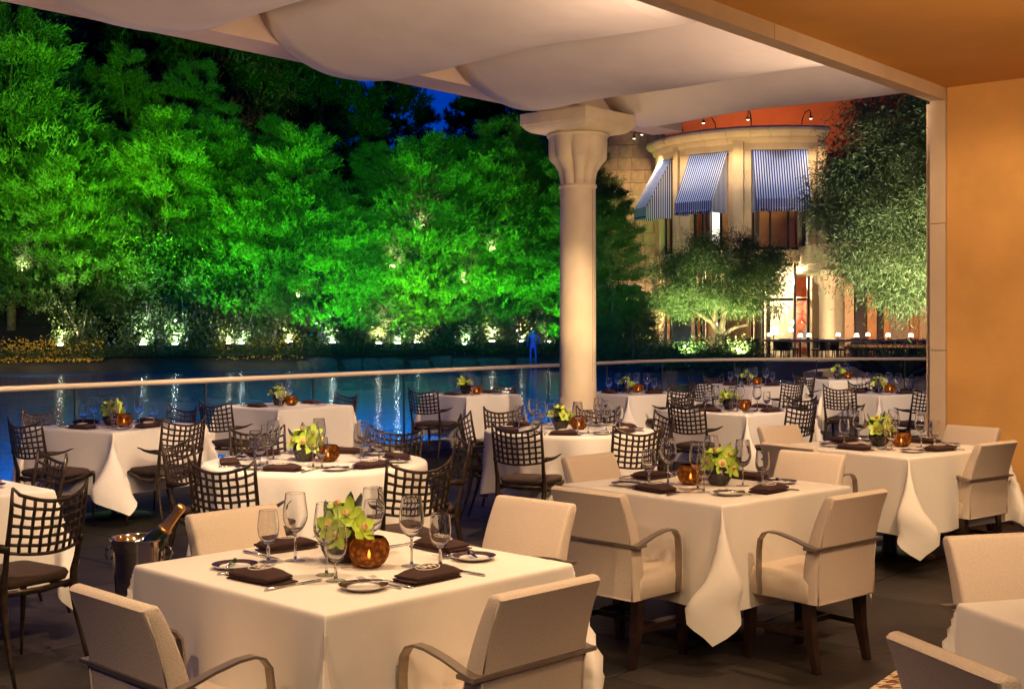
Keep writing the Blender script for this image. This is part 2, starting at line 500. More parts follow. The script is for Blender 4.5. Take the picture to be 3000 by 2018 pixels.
def swag(t0, t1, sag, label, tm=.5):
    nu, nv = 28, 22
    vs = []; fs = []
    L = t1 - t0
    rnd = random.Random(int(t0 * 10) + 77)
    ph = rnd.random() * 6
    base = uv(CB, t0, -.22, 0)
    for i in range(nu + 1):
        q = i / nu
        for j in range(nv + 1):
            n = -.0 + (WC + .22) * j / nv
            # skewed catenary
            s_ = q ** (math.log(.5) / math.log(tm))
            z = ZB + .25 - sag * (1 - (2 * s_ - 1) ** 2) * (1 - .12 * sin(pi * j / nv))
            z += .012 * sin(9 * q + ph + j * .5) * sin(pi * q)
            edge = .02 * sin(pi * q) if j == 0 else 0
            p = U * (q * L) + V * (n - edge) + Vector((0, 0, z))
            vs.append(p)
    for i in range(nu):
        for j in range(nv):
            a = i * (nv + 1) + j
            fs.append((a, a + 1, a + nv + 2, a + nv + 1))
    mb = MB(); mb.add(vs, fs)
    o = mb.build('canopy_cloth', 'canopy', None, True)
    o.location = base
    md = o.modifiers.new('thickness', 'SOLIDIFY'); md.thickness = .008
    tag(o, label, 'canopy')
    for jj in (6, 12, 18):
        MB().tube([Vector(vs[i * (nv + 1) + jj]) + Vector((0, 0, -.006)) for i in range(nu + 1)], .0035, 5).build('seam', 'canopy', o, True)
    # hem tube along the outer end
    mb = MB(); mb.tube([Vector(vs[i * (nv + 1)]) for i in range(nu + 1)], .009, 6); mb.build('hem', 'canopy', o, True)
    return o
swlab = ['pinkish slung canopy cloth out over the far end of the beam', 'pinkish slung canopy cloth next along the beam', 'pinkish slung canopy cloth at the end of the beam farthest from the column',
         'wide pinkish slung canopy cloth, second bay of beam from the column', 'pinkish slung canopy cloth in the beam bay ending at the column']
for k in range(5):
    swag(CR[k] + .01, CR[k + 1] - .01, [.42, .42, .38, .43, .37][k], swlab[k], [.5, .5, .48, .42, .40][k])
swag(.11, 1.6, .30, 'short last canopy cloth past the column, beside the far orange building', .45)

WE = Vector((3.49, 10.36, 0))                         # outer corner of the wall
ZC = 3.53
def ww(a, n, z):                                       # a along the wall (towards the right), n along U
    return WE - V * a + U * n + Vector((0, 0, z))
# soffit slab
mb = MB()
pts = [ww(.12, -22, 0), ww(.12, .1, 0), ww(14, .1, 0), ww(14, -22, 0)]
mb.add([p + Vector((0, 0, ZC)) for p in pts] + [p + Vector((0, 0, ZC + .3)) for p in pts], [(0, 1, 2, 3), (7, 6, 5, 4), (0, 4, 5, 1), (1, 5, 6, 2), (2, 6, 7, 3), (3, 7, 4, 0)])
tag(mb.build('ceiling', 'soffit'), 'ochre plaster ceiling', 'ceiling')
struct(bpy.data.objects['ceiling'])
# soffit edge beam in stone lengths
te = thing('soffit_edge', 'pale stone edging beam between the ochre ceiling and the canopy cloth', 'beam', (0, 0, 0))
segs = [-16, -13, -10.2, -7.6, -5.05, -2.9, -1.2, .12]
for a, c in zip(segs[:-1], segs[1:]):
    mb = MB(); p = (ww(.055, a + .004, 0) + ww(.055, c - .004, 0)) / 2
    mb.box(p + Vector((0, 0, ZC + .12)), (c - a - .008, .125, .44), Matrix.Rotation(AU, 3, 'Z')); mb.build('edge_stone', 'trim', te)
# wall and its stone end
mb = MB(); a0, a1 = .13, 9.0
mb.box((ww(a0, .06, 0) + ww(a1, .06, 0)) / 2 + Vector((0, 0, ZC / 2 + .03)), (a1 - a0, .2, ZC + .06), Matrix.Rotation(math.atan2(-V.y, -V.x), 3, 'Z'))
wl = mb.build('orange_wall', 'wall'); tag(wl, 'smooth ochre orange plaster wall behind the cream armchairs', 'wall')
mb = MB()
mb.box((ww(a0, -.045, 0) + ww(a1, -.045, 0)) / 2 + Vector((0, 0, .05)), (a1 - a0, .012, .1), Matrix.Rotation(math.atan2(-V.y, -V.x), 3, 'Z')); mb.build('skirting', 'espresso', wl)
tp = thing('wall_pilaster', 'pale stone pilaster closing the end of the orange wall', 'pilaster', (0, 0, 0))
zs = [0, .62, 1.38, 2.42, ZC - .1]
for a, c in zip(zs[:-1], zs[1:]):
    mb = MB(); mb.box(ww(.06, .05, (a + c) / 2), (.13, .24, c - a - .006), Matrix.Rotation(math.atan2(-V.y, -V.x), 3, 'Z')); mb.build('pilaster_block', 'trim', tp)
mb = MB(); mb.box(ww(-.035, .09, ZC / 2 - .06), (.06, .16, ZC - .1), Matrix.Rotation(math.atan2(-V.y, -V.x), 3, 'Z')); mb.build('door_frame', 'trim', tp)

# houndstooth rug
def houndstooth():
    m, n, l, b = newmat('houndstooth_wool')
    tc = n.new('ShaderNodeTexCoord'); sp = n.new('ShaderNodeSeparateXYZ'); l.new(tc.outputs['Object'], sp.inputs[0])
    def mth(op, a, c=None):
        k = n.new('ShaderNodeMath'); k.operation = op
        for i, q in enumerate((a, c)):
            if q is None: continue
            if isinstance(q, (int, float)): k.inputs[i].default_value = q
            else: l.new(q, k.inputs[i])
        return k.outputs[0]
    S = 22.0
    x = mth('MULTIPLY', sp.outputs[0], S); y = mth('MULTIPLY', sp.outputs[1], S)
    A = mth('LESS_THAN', mth('FLOORED_MODULO', x, 2), 1); B = mth('LESS_THAN', mth('FLOORED_MODULO', y, 2), 1)
    tw = mth('LESS_THAN', mth('FLOORED_MODULO', mth('ADD', x, y), 1), .5)
    c = mth('ADD', mth('MULTIPLY', tw, A), mth('MULTIPLY', mth('SUBTRACT', 1, tw), B))
    mx = n.new('ShaderNodeMix'); mx.data_type = 'RGBA'
    l.new(c, mx.inputs[0]); mx.inputs[6].default_value = (.16, .055, .02, 1); mx.inputs[7].default_value = (.62, .50, .33, 1)
    l.new(mx.outputs[2], b.inputs['Base Color']); b.inputs['Roughness'].default_value = .95
    return m
M['rug'] = houndstooth()
mb = MB(); mb.box((0, 0, .012), (2.6, 2.6, .006))
rg = mb.build('houndstooth_rug', 'rug'); rg.location = (2.30, 4.22, 0); rg.rotation_euler = (0, 0, R(55))
tag(rg, 'brown and cream houndstooth rug on the slate floor', 'rug')
#SECTION furniture
# ------------------------------------------------------------------ furniture builders
def rrect(cx, cy, w, d, r, n=4):
    pts = []
    for sx, sy, a0 in ((1, 1, 0), (-1, 1, pi / 2), (-1, -1, pi), (1, -1, 1.5 * pi)):
        for k in range(n + 1):
            a = a0 + pi / 2 * k / n
            pts.append((cx + sx * (w / 2 - r) + r * cos(a), cy + sy * (d / 2 - r) + r * sin(a)))
    return pts

def make_cream_chair():
    t = thing('armchair', '', 'chair')
    w = .45
    # seat pad: rounded block with crowned top
    rg_ = []
    for z, g, r in [(.315, 0, .03), (.32, .004, .03), (.40, .006, .035), (.425, 0, .04), (.437, -.02, .05), (.442, -.07, .05)]:
        rg_.append([(x, y, z + (.004 if g < 0 else 0)) for x, y in rrect(0, -.015, w + g * 2, .385 + g * 2, r)])
    MB().rings(rg_).build('seat', 'cream', t, True, 60)
    # backrest: lower box part and upper reclined part, parted by the arm band
    def back(z0, z1, n, name):
        rs = []
        for k in range(n + 1):
            z = z0 + (z1 - z0) * k / n
            q = max(0, (z - .45) / .37)
            yc = -.205 - .105 * q ** 1.7
            th = .085 - .030 * max(0, (z - .5) / .32)
            ww_ = w - .012 * q
            rr = []
            for x, y in rrect(0, 0, ww_, th, .016, 3):
                y += -.022 * (1 - (2 * x / w) ** 2) * q          # hollowed upper back
                rr.append((x, yc + y, z - .012 * (1 - (2 * x / w) ** 2) * (q if k == n else 0)))
            rs.append(rr)
        # round the top edge
        top = rs[-1]
        if name == 'backrest':
            cx = sum(p[0] for p in top) / len(top); cy = sum(p[1] for p in top) / len(top)
            rs.append([(cx + (p[0] - cx) * .985, p[1] + (cy - p[1]) * .25, p[2] + .008) for p in top])
            rs.append([(cx + (p[0] - cx) * .96, p[1] + (cy - p[1]) * .6, p[2] + .012) for p in top])
        return MB().rings(rs).build(name, 'cream', t, True, 50)
    lo = back(.315, .563, 5, 'lower_back')
    up = back(.577, .80, 8, 'backrest')
    # welt seams, each a cord of its own
    def cord(par, x, zs_, off, tp_, r):
        MB().tube([(x, -.205 - .105 * max(0, (z - .45) / .37) ** 1.7 - off + tp_ * max(0, (z - .5) / .32), z) for z in zs_], r, 5).build('piping', 'piping', par, True)
    for s in (-1, 1):
        cord(lo, s * (w / 2 - .006), [.32, .4, .48, .56], .043, .015, .004)
        cord(up, s * (w / 2 - .010), [.58, .65, .72, .79], .038, .014, .0035)
    MB().tube([(-w / 2 + .01, -.248, .318), (w / 2 - .01, -.248, .318)], .004, 5).build('piping', 'piping', lo, True)
    # arm band: flat metal strip round the back, sweeping forward and down in a hoop
    for s in (-1, 1):
        x = s * (w / 2 + .018)
        pts = [(x, -.262, .570), (x, -.21, .580), (x, -.13, .604), (x, -.05, .620), (x, .00, .622), (x, .035, .610), (x, .058, .58), (x, .066, .52), (x, .066, .42), (x, .060, .325)]
        MB().tube(pts, [(.006, .024)] * len(pts), 4, up=(1, 0, 0)).build('arm', 'armmetal', t, True, 30)
    mb = MB(); mb.box((0, -.232, .570), (w + .075, .075, .013)); mb.build('arm_band', 'armmetal', t)
    for sx in (-1, 1):
        for sy in (-1, 1):
            xt, yt = sx * (w / 2 - .028), -.015 + sy * .165
            yb = yt + (-.045 if sy < 0 else .012)
            rs = []
            for z, h in [(.32, .024), (.16, .021), (0.0, .015)]:
                q = 1 - z / .32
                cx, cy = xt, yt + (yb - yt) * q * q
                rs.append([(cx + a * h, cy + c * h, z) for a, c in ((-1, -1), (1, -1), (1, 1), (-1, 1))])
            rs.reverse()
            MB().rings(rs).build('leg', 'espresso', t)
    for sx in (-1, 1):
        MB().box((sx * (w / 2 - .028), -.02, .17), (.016, .33, .026)).build('stretcher', 'espresso', t)
    MB().box((0, -.02, .17), (w - .07, .016, .024)).build('stretcher', 'espresso', t)
    return t

def make_iron_chair():
    t = thing('iron_chair', '', 'chair')
    w = .40
    # lattice back, curved round the sitter: P(a, b) a in -1..1 across, b in 0..1 up
    def Pt(a, b_):
        half = .195 - .004 * (1 - b_)
        x = a * half
        y = -.215 - .05 * b_ - .055 * (1 - a * a) + .0
        z = .585 + b_ * .215 + .052 * a * a * b_ * b_ - .020 * (1 - a * a) * (1 - b_)
        return Vector((x, y, z))
    nc, nr = 9, 6
    def hw(a, b_, along_u, wd, th):
        pass
    mb = MB()
    # vertical bars
    for k in range(1, nc):
        a = -1 + 2 * k / nc
        pts = [Pt(a + .012 * sin(7 * b_ * 3 + k), b_) for b_ in np.linspace(.0, 1, 7)]
        mb.tube(pts, [(.0088, .0050)] * 7, 6, up=(0, 1, 0))
    for j in range(1, nr):
        b_ = j / nr
        pts = [Pt(a, b_ + .006 * sin(9 * a + j)) for a in np.linspace(-1, 1, 13)]
        mb.tube(pts, [(.0050, .0078)] * 13, 6)
    mb.build('back_lattice', 'iron', t, True)
    mb = MB()
    pts = [Pt(a, 1) for a in np.linspace(-1, 1, 17)]
    pts[0] += Vector((-.004, 0, .022)); pts[-1] += Vector((.004, 0, .022))
    mb.tube(pts, [(.004, .005)] + [(.008, .009)] * 15 + [(.004, .005)], 8)
    mb.build('top_rail', 'iron', t, True)
    MB().tube([Pt(a, 0) for a in np.linspace(-1, 1, 15)], [(.007, .008)] * 15, 8).build('bottom_rail', 'iron', t, True)
    for s in (-1, 1):
        # post flowing from the horn into the back leg
        pts = [Pt(s, 1) + Vector((s * .003, 0, .02)), Pt(s, .75), Pt(s, .4), Pt(s, .1), (s * .188, -.205, .52), (s * .186, -.185, .45), (s * .185, -.185, .36), (s * .188, -.205, .25), (s * .194, -.245, .12), (s * .198, -.285, 0)]
        MB().tube(pts, [.006, .010, .011, .012, .014, .018, .020, .015, .011, .008], 8).build('back_leg', 'iron', t, True)
        # stub arm, tapering to a curled tip
        pts = [(s * .192, -.232, .60), (s * .205, -.19, .605), (s * .222, -.135, .605), (s * .236, -.085, .612), (s * .246, -.045, .626), (s * .252, -.015, .632)]
        MB().tube(pts, [(.010, .020), (.012, .020), (.014, .014), (.013, .009), (.010, .006), (.005, .004)], 8).build('arm', 'iron', t, True)
        # front leg: shoulder, then a fine taper
        pts = [(s * .196, .165, .425), (s * .212, .205, .425), (s * .217, .218, .40), (s * .214, .215, .33), (s * .205, .207, .2), (s * .2, .208, .09), (s * .2, .212, 0)]
        MB().tube(pts, [.014, .018, .020, .016, .012, .009, .007], 8).build('front_leg', 'iron', t, True)
        # side rail sagging between the legs
        pts = [(s * .186, -.185, .40), (s * .192, -.12, .375), (s * .197, -.02, .375), (s * .202, .09, .40), (s * .207, .19, .422)]
        MB().tube(pts, [(.012, .020), (.010, .017), (.009, .014), (.010, .014), (.013, .016)], 8).build('side_rail', 'iron', t, True)
    mb = MB()
    mb.tube([(-.205, .205, .418), (0, .212, .412), (.205, .205, .418)], [(.011, .013)] * 3, 8)
    mb.tube([(-.185, -.185, .40), (0, -.195, .392), (.185, -.185, .40)], [(.010, .014)] * 3, 8)
    mb.build('seat_frame', 'iron', t, True)
    rs = []
    for z, g in [(.408, -.025), (.412, -.006), (.430, .004), (.446, -.004), (.456, -.03), (.462, -.09)]:
        ring = []
        for x, y in rrect(0, .01, .375 + g * 2, .385 + g * 2, .05, 4):
            ring.append((x * (1 + .06 * (y / .2)), y, z + (.012 * (abs(x) / .19) ** 2 if z > .42 else 0)))
        rs.append(ring)
    MB().rings(rs).build('cushion', 'cushion', t, True)
    return t
CREAM = Proto(make_cream_chair); IRON = Proto(make_iron_chair)

# ------------------------------------------------------------------ tables and cloths
TZ = .75
def make_table(round_=False, a=1.06):
    t = thing('dining_table', '', 'table')
    if round_: MB().lathe([(0, TZ - .035), (.655, TZ - .035), (.66, TZ - .03), (.66, TZ - .004), (.655, TZ), (0, TZ)], 40).build('table_top', 'espresso', t)
    else: MB().box((0, 0, TZ - .018), (a - .02, a - .02, .036)).build('table_top', 'espresso', t)
    MB().lathe([(.055, .03), (.045, .08), (.042, TZ - .05), (.12, TZ - .036)], 18).build('pedestal', 'espresso', t, True)
    MB().lathe([(0, 0), (.30, 0), (.31, .006), (.30, .014), (.10, .026), (.055, .03)], 32).build('base', 'espresso', t, True, 40)
    return t

def cloth_square(a, h, seed, name='tablecloth'):
    rnd = random.Random(seed)
    cut = [0, .006, .012, .02, .03, .045, .07, .1, .15, .2, .26, .32, .38, .44, h]
    inner = list(np.linspace(-a / 2, a / 2, 19))
    ax = [-(a / 2 + c) for c in reversed(cut[1:])] + inner + [a / 2 + c for c in cut[1:]]
    rho = .012
    def hang(o):                                        # arc over the table edge, then straight down
        if o < rho * pi / 2: return rho * sin(o / rho), -rho * (1 - cos(o / rho))
        return rho, -(rho + o - rho * pi / 2)
    cs = {}
    for k in ((1, 1), (1, -1), (-1, 1), (-1, -1)):
        cs[k] = (rnd.uniform(.20, .30), rnd.choice((-1, 1)) * rnd.uniform(.20, .32), rnd.uniform(-1, 1))
    ph = [rnd.uniform(0, 6) for _ in range(8)]
    vs = []
    for s in ax:
        for t in ax:
            sx, sy = (1 if s > 0 else -1), (1 if t > 0 else -1)
            ox, oy = max(abs(s) - a / 2, 0), max(abs(t) - a / 2, 0)
            if ox == 0 and oy == 0:
                vs.append((s, t, .0012 * sin(5 * s + ph[0]) * sin(4 * t + ph[1]))); continue
            r = math.hypot(ox, oy)
            if ox and oy:
                q = math.atan2(oy, ox) / (pi / 2)
                dx, z = hang(r)
                oc, sd, wob = cs[(sx, sy)]
                low = min(1, r / .45)
                ridge = (1 - abs(2 * q - 1)) ** 1.15                # one crisp ridge down the middle of the fold
                tail = max(0, r - .40)
                out = oc * ridge * r * 1.15 - .35 * tail * ridge
                sid = r * sd * sin(2 * pi * q) * low * (1 - 1.3 * tail) + r * .08 * sin(4 * pi * q) * low
                sid += ridge * (.34 * tail * sin(wob * 9) + .05 * sin(16 * tail) * (1 if wob > 0 else -1))
                fx = .03 * ox; fy = .03 * oy
                x = a / 2 + dx * (1 - q) + fx + (out - sid) * .7071
                y = a / 2 + dx * q + fy + (out + sid) * .7071
                z = z * (1 - .10 * sin(pi * q))
                vs.append((sx * x, sy * y, z))
            else:
                o = ox or oy
                d, z = hang(o)
                u_ = t if ox else s
                edge = 1 - (2 * u_ / a) ** 4
                rip = o * (.03 + .04 * sin(7.5 * u_ + ph[2 + (0 if ox else 2) + (1 if (sx if ox else sy) > 0 else 0)]) * max(0, edge) ** .7 + .02 * sin(17 * u_ + ph[6]) * max(0, edge))
                if ox: vs.append((sx * (a / 2 + d + rip), t, z))
                else: vs.append((s, sy * (a / 2 + d + rip), z))
    n = len(ax); fs = []
    for i in range(n - 1):
        for j in range(n - 1):
            k = i * n + j
            fs.append((k, k + n, k + n + 1, k + 1))
    mb = MB(); mb.add(vs, fs)
    return mb.mesh(name, 'cloth', True)

def cloth_round(rad, h, seed):
    rnd = random.Random(seed); n = 128
    ph = [rnd.uniform(0, 6) for _ in range(5)]
    vs = [(0, 0, 0)]; fs = []; rings = [(.25, 0), (.5, 0), (rad - .03, 0), (rad, 0), (rad + .008, -.004), (rad + .014, -.014), (rad + .016, -.03)] + [(rad + .016, -.03 - (h - .03) * k / 9) for k in range(1, 10)]
    for r, z in rings:
        for k in range(n):
            a = 2 * pi * k / n
            d = max(0, -z - .02)
            w = d * (.05 + .075 * sin(9 * a + ph[0]) + .05 * sin(14 * a + ph[1]) + .03 * sin(23 * a + ph[2]))
            zz = z - (.05 * sin(4 * a + ph[3]) * d / h if z < -.03 else 0)
            vs.append(((r + w) * cos(a), (r + w) * sin(a), zz))
    for k in range(n): fs.append((0, 1 + k, 1 + (k + 1) % n))
    for j in range(len(rings) - 1):
        for k in range(n):
            a, c = 1 + j * n + k, 1 + j * n + (k + 1) % n
            fs.append((a, a + n, c + n, c))
    mb = MB(); mb.add(vs, fs)
    return mb.mesh('tablecloth', 'cloth', True)

# ---- small table things
def make_wine():
    t = thing('wine_glass', '', 'glass')
    MB().lathe([(0, .097), (.006, .0975), (.012, .100), (.022, .107), (.034, .122), (.0425, .145), (.044, .160), (.0425, .180), (.039, .205), (.0352, .232), (.0345, .2372), (.0343, .238), (.0337, .2383), (.0332, .2378), (.0333, .237), (.0341, .232), (.0378, .205), (.0413, .18), (.0428, .160), (.0413, .146), (.0328, .1235), (.021, .1095), (.010, .104), (0, .1035)], 32).build('bowl', 'glass', t, True)
    MB().lathe([(0, .004), (.006, .0055), (.0045, .02), (.0036, .06), (.0045, .092), (.006, .0965), (0, .0965)], 14).build('stem', 'stem', t, True)
    MB().lathe([(0, 0), (.036, 0), (.0365, .0015), (.03, .0025), (.006, .0055), (0, .0055)], 28).build('foot', 'footglass', t, True)
    return t

def make_water():
    t = thing('water_goblet', '', 'glass')
    MB().lathe([(0, .0605), (.006, .061), (.013, .064), (.024, .072), (.0335, .090), (.0375, .112), (.0375, .130), (.0345, .158), (.0324, .175), (.0318, .1792), (.0316, .180), (.0311, .1803), (.0306, .1798), (.0307, .179), (.0313, .175), (.0333, .158), (.0362, .130), (.0362, .112), (.0323, .092), (.023, .0752), (.011, .0685), (0, .068)], 32).build('bowl', 'glass', t, True)
    MB().lathe([(0, .004), (.007, .006), (.0055, .02), (.0055, .045), (.006, .0595), (0, .0602)], 14).build('stem', 'stem', t, True)
    MB().lathe([(0, 0), (.033, 0), (.0335, .0015), (.028, .003), (.007, .006), (0, .006)], 28).build('foot', 'footglass', t, True)
    return t

def text_mesh(txt, size):
    cu = bpy.data.curves.new('t', 'FONT'); cu.body = txt; cu.size = size; cu.align_x = 'CENTER'; cu.align_y = 'CENTER'
    cu.extrude = .0004; cu.resolution_u = 3; cu.offset = .0007
    o = bpy.data.objects.new('t', cu); COL.objects.link(o)
    dg = bpy.context.evaluated_depsgraph_get(); dg.update()
    me = bpy.data.meshes.new_from_object(o.evaluated_get(dg))
    bpy.data.objects.remove(o); bpy.data.curves.remove(cu)
    return me

def make_napkin(mono=True):
    t = thing('napkin', '', 'napkin')
    def pad(w, d, z0, top, x0, y0, skew, nx=12, ny=8):
        vs = []; fs = []
        for i in range(nx + 1):
            for j in range(ny + 1):
                u_, v_ = 2 * i / nx - 1, 2 * j / ny - 1
                vs.append((x0 + u_ * w / 2 * (1 - .05 * abs(v_)) + skew * v_ * d / 2, y0 + v_ * d / 2 * (1 - .04 * abs(u_)), z0 + top(u_, v_) * (1 - .6 * max(abs(u_), abs(v_)) ** 5)))
        for i in range(nx):
            for j in range(ny):
                a = i * (ny + 1) + j; fs.append((a, a + ny + 1, a + ny + 2, a + 1))
        rim = [i * (ny + 1) for i in range(nx + 1)] + [nx * (ny + 1) + j for j in range(1, ny + 1)] + [i * (ny + 1) + ny for i in range(nx - 1, -1, -1)] + [j for j in range(ny - 1, 0, -1)]
        k0 = len(vs); vs += [(vs[q][0], vs[q][1], z0) for q in rim]
        for k in range(len(rim)):
            k2 = (k + 1) % len(rim); fs.append((rim[k2], rim[k], k0 + k, k0 + k2))
        mb = MB(); mb.add(vs, fs); return mb
    topz = lambda u_, v_: .0165 + .006 * (1 - u_ * u_) + .003 * sin(2.2 * u_ + 1.5 * v_) + .004 * (1 - v_ * v_)
    pad(.225, .118, 0, lambda u_, v_: .010, .004, .002, .10).build('under_fold', 'napkin', t, True, 45)
    pad(.218, .112, .009, lambda u_, v_: .009 + .002 * sin(3 * u_), -.004, -.003, .02).build('middle_fold', 'napkin', t, True, 45)
    pad(.212, .110, .016, topz, .004, -.004, -.06).build('top_fold', 'napkin', t, True, 45)
    if mono:
        def drape(x, y): return .0168 + topz((x - .004) / .106, (y + .004) / .055)
        mb = MB(); n = 28
        ring = [(.044 * cos(2 * pi * k / n), -.002 + .034 * sin(2 * pi * k / n)) for k in range(n)]
        mb.tube([(x, y, drape(x, y)) for x, y in ring + ring[:1]], .0018, 5)
        e = mb.build('monogram_ring', 'thread', t, True)
        for txt, sz, dx, dy in (('S', .050, -.018, .006), ('W', .044, .012, -.006)):
            me = text_mesh(txt, sz)
            for v in me.vertices:
                x, y = v.co.x + dx, v.co.y + dy - .002
                v.co = (x, y, drape(x, y) + v.co.z + .0006)
            me.materials.clear(); me.materials.append(M['thread'])
            obj('monogram_letter', me, t)
    return t

def make_plate():
    t = thing('bread_plate', '', 'plate')
    MB().lathe([(0, .004), (.045, .004), (.05, .005), (.0525, .008), (.0, .008)][:4], 32).build('well', 'china', t, True)
    MB().lathe([(.0525, .008), (.066, .012), (.0765, .0155), (.078, .016)], 40).build('rim', 'rim', t, True)
    MB().lathe([(.078, .016), (.079, .0155), (.077, .0135), (.055, .004), (.044, 0), (0, 0)], 40).build('underside', 'china', t, True)
    return t

def make_knife(L=.23):
    t = thing('knife', '', 'knife')
    h = L * .52
    MB().tube([(0, -L / 2, .003), (0, -L / 2 + .008, .004), (0, -L / 2 + h * .5, .004), (0, -L / 2 + h, .0045)], [(.004, .0025), (.0062, .004), (.0055, .0035), (.004, .003)], 8).build('handle', 'silver', t, True)
    mb = MB(); y0 = -L / 2 + h; y1 = L / 2
    pr = [(-.003, y0), (.004, y0), (.0095, y0 + .02), (.0095, y1 - .03), (.004, y1 - .005), (-.004, y1), (-.0045, y1 - .05)]
    n = len(pr)
    mb.add([(x, y, .0035) for x, y in pr] + [(x, y, .005) for x, y in pr], [tuple(reversed(range(n))), tuple(range(n, 2 * n))] + [(i, (i + 1) % n, n + (i + 1) % n, n + i) for i in range(n)])
    mb.build('blade', 'silver', t)
    return t

def make_fork(L=.20):
    t = thing('fork', '', 'fork')
    MB().tube([(0, -L / 2, .003), (0, -L / 2 + .01, .004), (0, -.03, .005), (0, .02, .007)], [(.005, .0018), (.0075, .0025), (.004, .002), (.0028, .002)], 8).build('handle', 'silver', t, True)
    MB().tube([(0, .02, .007), (0, .033, .006), (0, .05, .005)], [(.004, .0015), (.011, .0013), (.012, .0012)], 8).build('shoulder', 'silver', t, True)
    for k in range(4):
        x = -.0096 + k * .0064
        MB().tube([(x, .048, .005), (x, .075, .006), (x, L / 2, .012)], [(.0022, .0012), (.0018, .001), (.0009, .0007)], 5).build('tine', 'silver', t, True)
    return t

def make_candle():
    t = thing('candle_holder', '', 'candle holder')
    prof = [(0, .004), (.034, .004), (.046, .013), (.056, .03), (.0595, .048), (.057, .066), (.050, .079), (.043, .085), (.0415, .084), (.048, .078), (.055, .065), (.0572, .048), (.054, .031), (.044, .016), (.033, .008), (0, .008)]
    MB().lathe(prof[:8], 32).build('glass_bowl', 'candleglass', t, True)
    MB().lathe([(0, 0), (.033, 0), (.036, .004), (0, .004)], 24).build('foot', 'vase', t, True)
    MB().lathe([(.018, .005), (.0185, .022), (.016, .024), (0, .023)], 16).build('candle', 'wax', t, True)
    MB().lathe([(0, .024), (.0035, .028), (.0045, .034), (.003, .042), (0, .050)], 10).build('flame', 'flame', t, True)
    return t

def petal_mesh(mb, R_, L, wd, cup=.35, twist=0):
    """one petal along +Y of frame R_, pointed oval, cupped"""
    n = 6; rows = []
    for i in range(n + 1):
        q = i / n
        hw_ = wd * (sin(pi * min(1, q * .93 + .07)) ** .8) * .5
        y = L * q
        z = cup * L * (q - .5) ** 2 - cup * L * .25
        rows.append([R_ @ Vector((-hw_, y, z + .15 * hw_)), R_ @ Vector((0, y, z - .1 * hw_)), R_ @ Vector((hw_, y, z + .15 * hw_))])
    mb.rings(rows, cap=False, closed=False)

def make_flowers():
    t = thing('orchid_vase', '', 'flowers')
    rnd = random.Random(11)
    prof = [(0, .002), (.036, .0), (.045, .012), (.057, .035), (.060, .055), (.055, .076), (.047, .088), (.044, .090), (.04, .086), (0, .07)]
    MB().lathe(prof, 14).build('vase', 'vase', t)
    spots = [((-.045, -.035, .098), (-.55, -.6, .35)), ((.045, -.01, .135), (.35, -.75, .5)), ((.015, .045, .125), (.2, .8, .5)), ((-.045, .045, .115), (-.7, .5, .5)), ((.070, .02, .100), (.85, .2, .3)), ((.01, -.045, .10), (.3, -.9, .15)), ((-.015, .0, .15), (-.2, -.2, 1)), ((.055, -.05, .085), (.7, -.65, -.1))]
    for p, d in spots:
        d = Vector(d).normalized()
        q = d.to_track_quat('Z', 'Y').to_matrix()
        bl = MB()
        for k in range(5):
            a = 2 * pi * k / 5 + rnd.uniform(-.1, .1)
            Rm = q @ Matrix.Rotation(a, 3, 'Z') @ Matrix.Rotation(rnd.uniform(.1, .4), 3, 'X')
            petal_mesh(bl, Rm, rnd.uniform(.044, .054), .034, .4)
        o = bl.build('bloom', 'petal', t, True); o.location = p
        lm = MB(); lm.lathe([(.003, .0), (.009, .006), (.010, .014), (.006, .018), (.002, .016)], 8)
        for i, v in enumerate(lm.v): lm.v[i] = tuple(q @ Vector(v))
        lm.build('lip', 'lip', o, True)
    # succulent rosette, dark leaves and half a lime
    sm = MB(); qs = Vector((-.5, -.35, .75)).normalized().to_track_quat('Z', 'Y').to_matrix()
    for ringn, (nn, L, tilt) in enumerate([(7, .034, .25), (6, .027, .6), (5, .02, .95)]):
        for k in range(nn):
            Rm = qs @ Matrix.Rotation(2 * pi * (k + .5 * ringn) / nn, 3, 'Z') @ Matrix.Rotation(tilt, 3, 'X')
            petal_mesh(sm, Rm, L, .020, .5)
    o = sm.build('succulent', 'succulent', t, True); o.location = (-.022, -.02, .118)
    for k, (p, d) in enumerate([((-.05, .0, .10), (-.6, .1, .8)), ((-.02, .03, .12), (-.3, .4, .9)), ((.02, .02, .13), (.5, .1, .85))]):
        lm = MB(); petal_mesh(lm, Vector(d).normalized().to_track_quat('Y', 'Z').to_matrix(), .075, .03, .3); o = lm.build('leaf', 'darkleaf', t, True); o.location = p
    lm = MB(); lm.lathe([(0, -.018), (.010, -.016), (.017, -.009), (.0195, 0)], 18); o = lm.build('lime_half', 'limeskin', t, True)
    o.location = (.012, -.052, .105); qd = Vector((.05, -.95, .3)).to_track_quat('Z', 'Y'); o.rotation_euler = qd.to_euler()
    lm = MB(); lm.lathe([(.0195, 0), (.018, .0008), (0, .0008)], 18); lm.build('lime_flesh', 'lime', o)
    return t

WINE = Proto(make_wine); WATER = Proto(make_water); NAPM = Proto(lambda: make_napkin(True)); NAPP = Proto(lambda: make_napkin(False))
PLATE = Proto(make_plate); KNIFE = Proto(make_knife); FORK = Proto(make_fork); CANDLE = Proto(make_candle); FLOWERS = Proto(make_flowers)
BKNIFE = Proto(lambda: make_knife(.17))
TABS = Proto(lambda: make_table(False)); TABR = Proto(lambda: make_table(True))

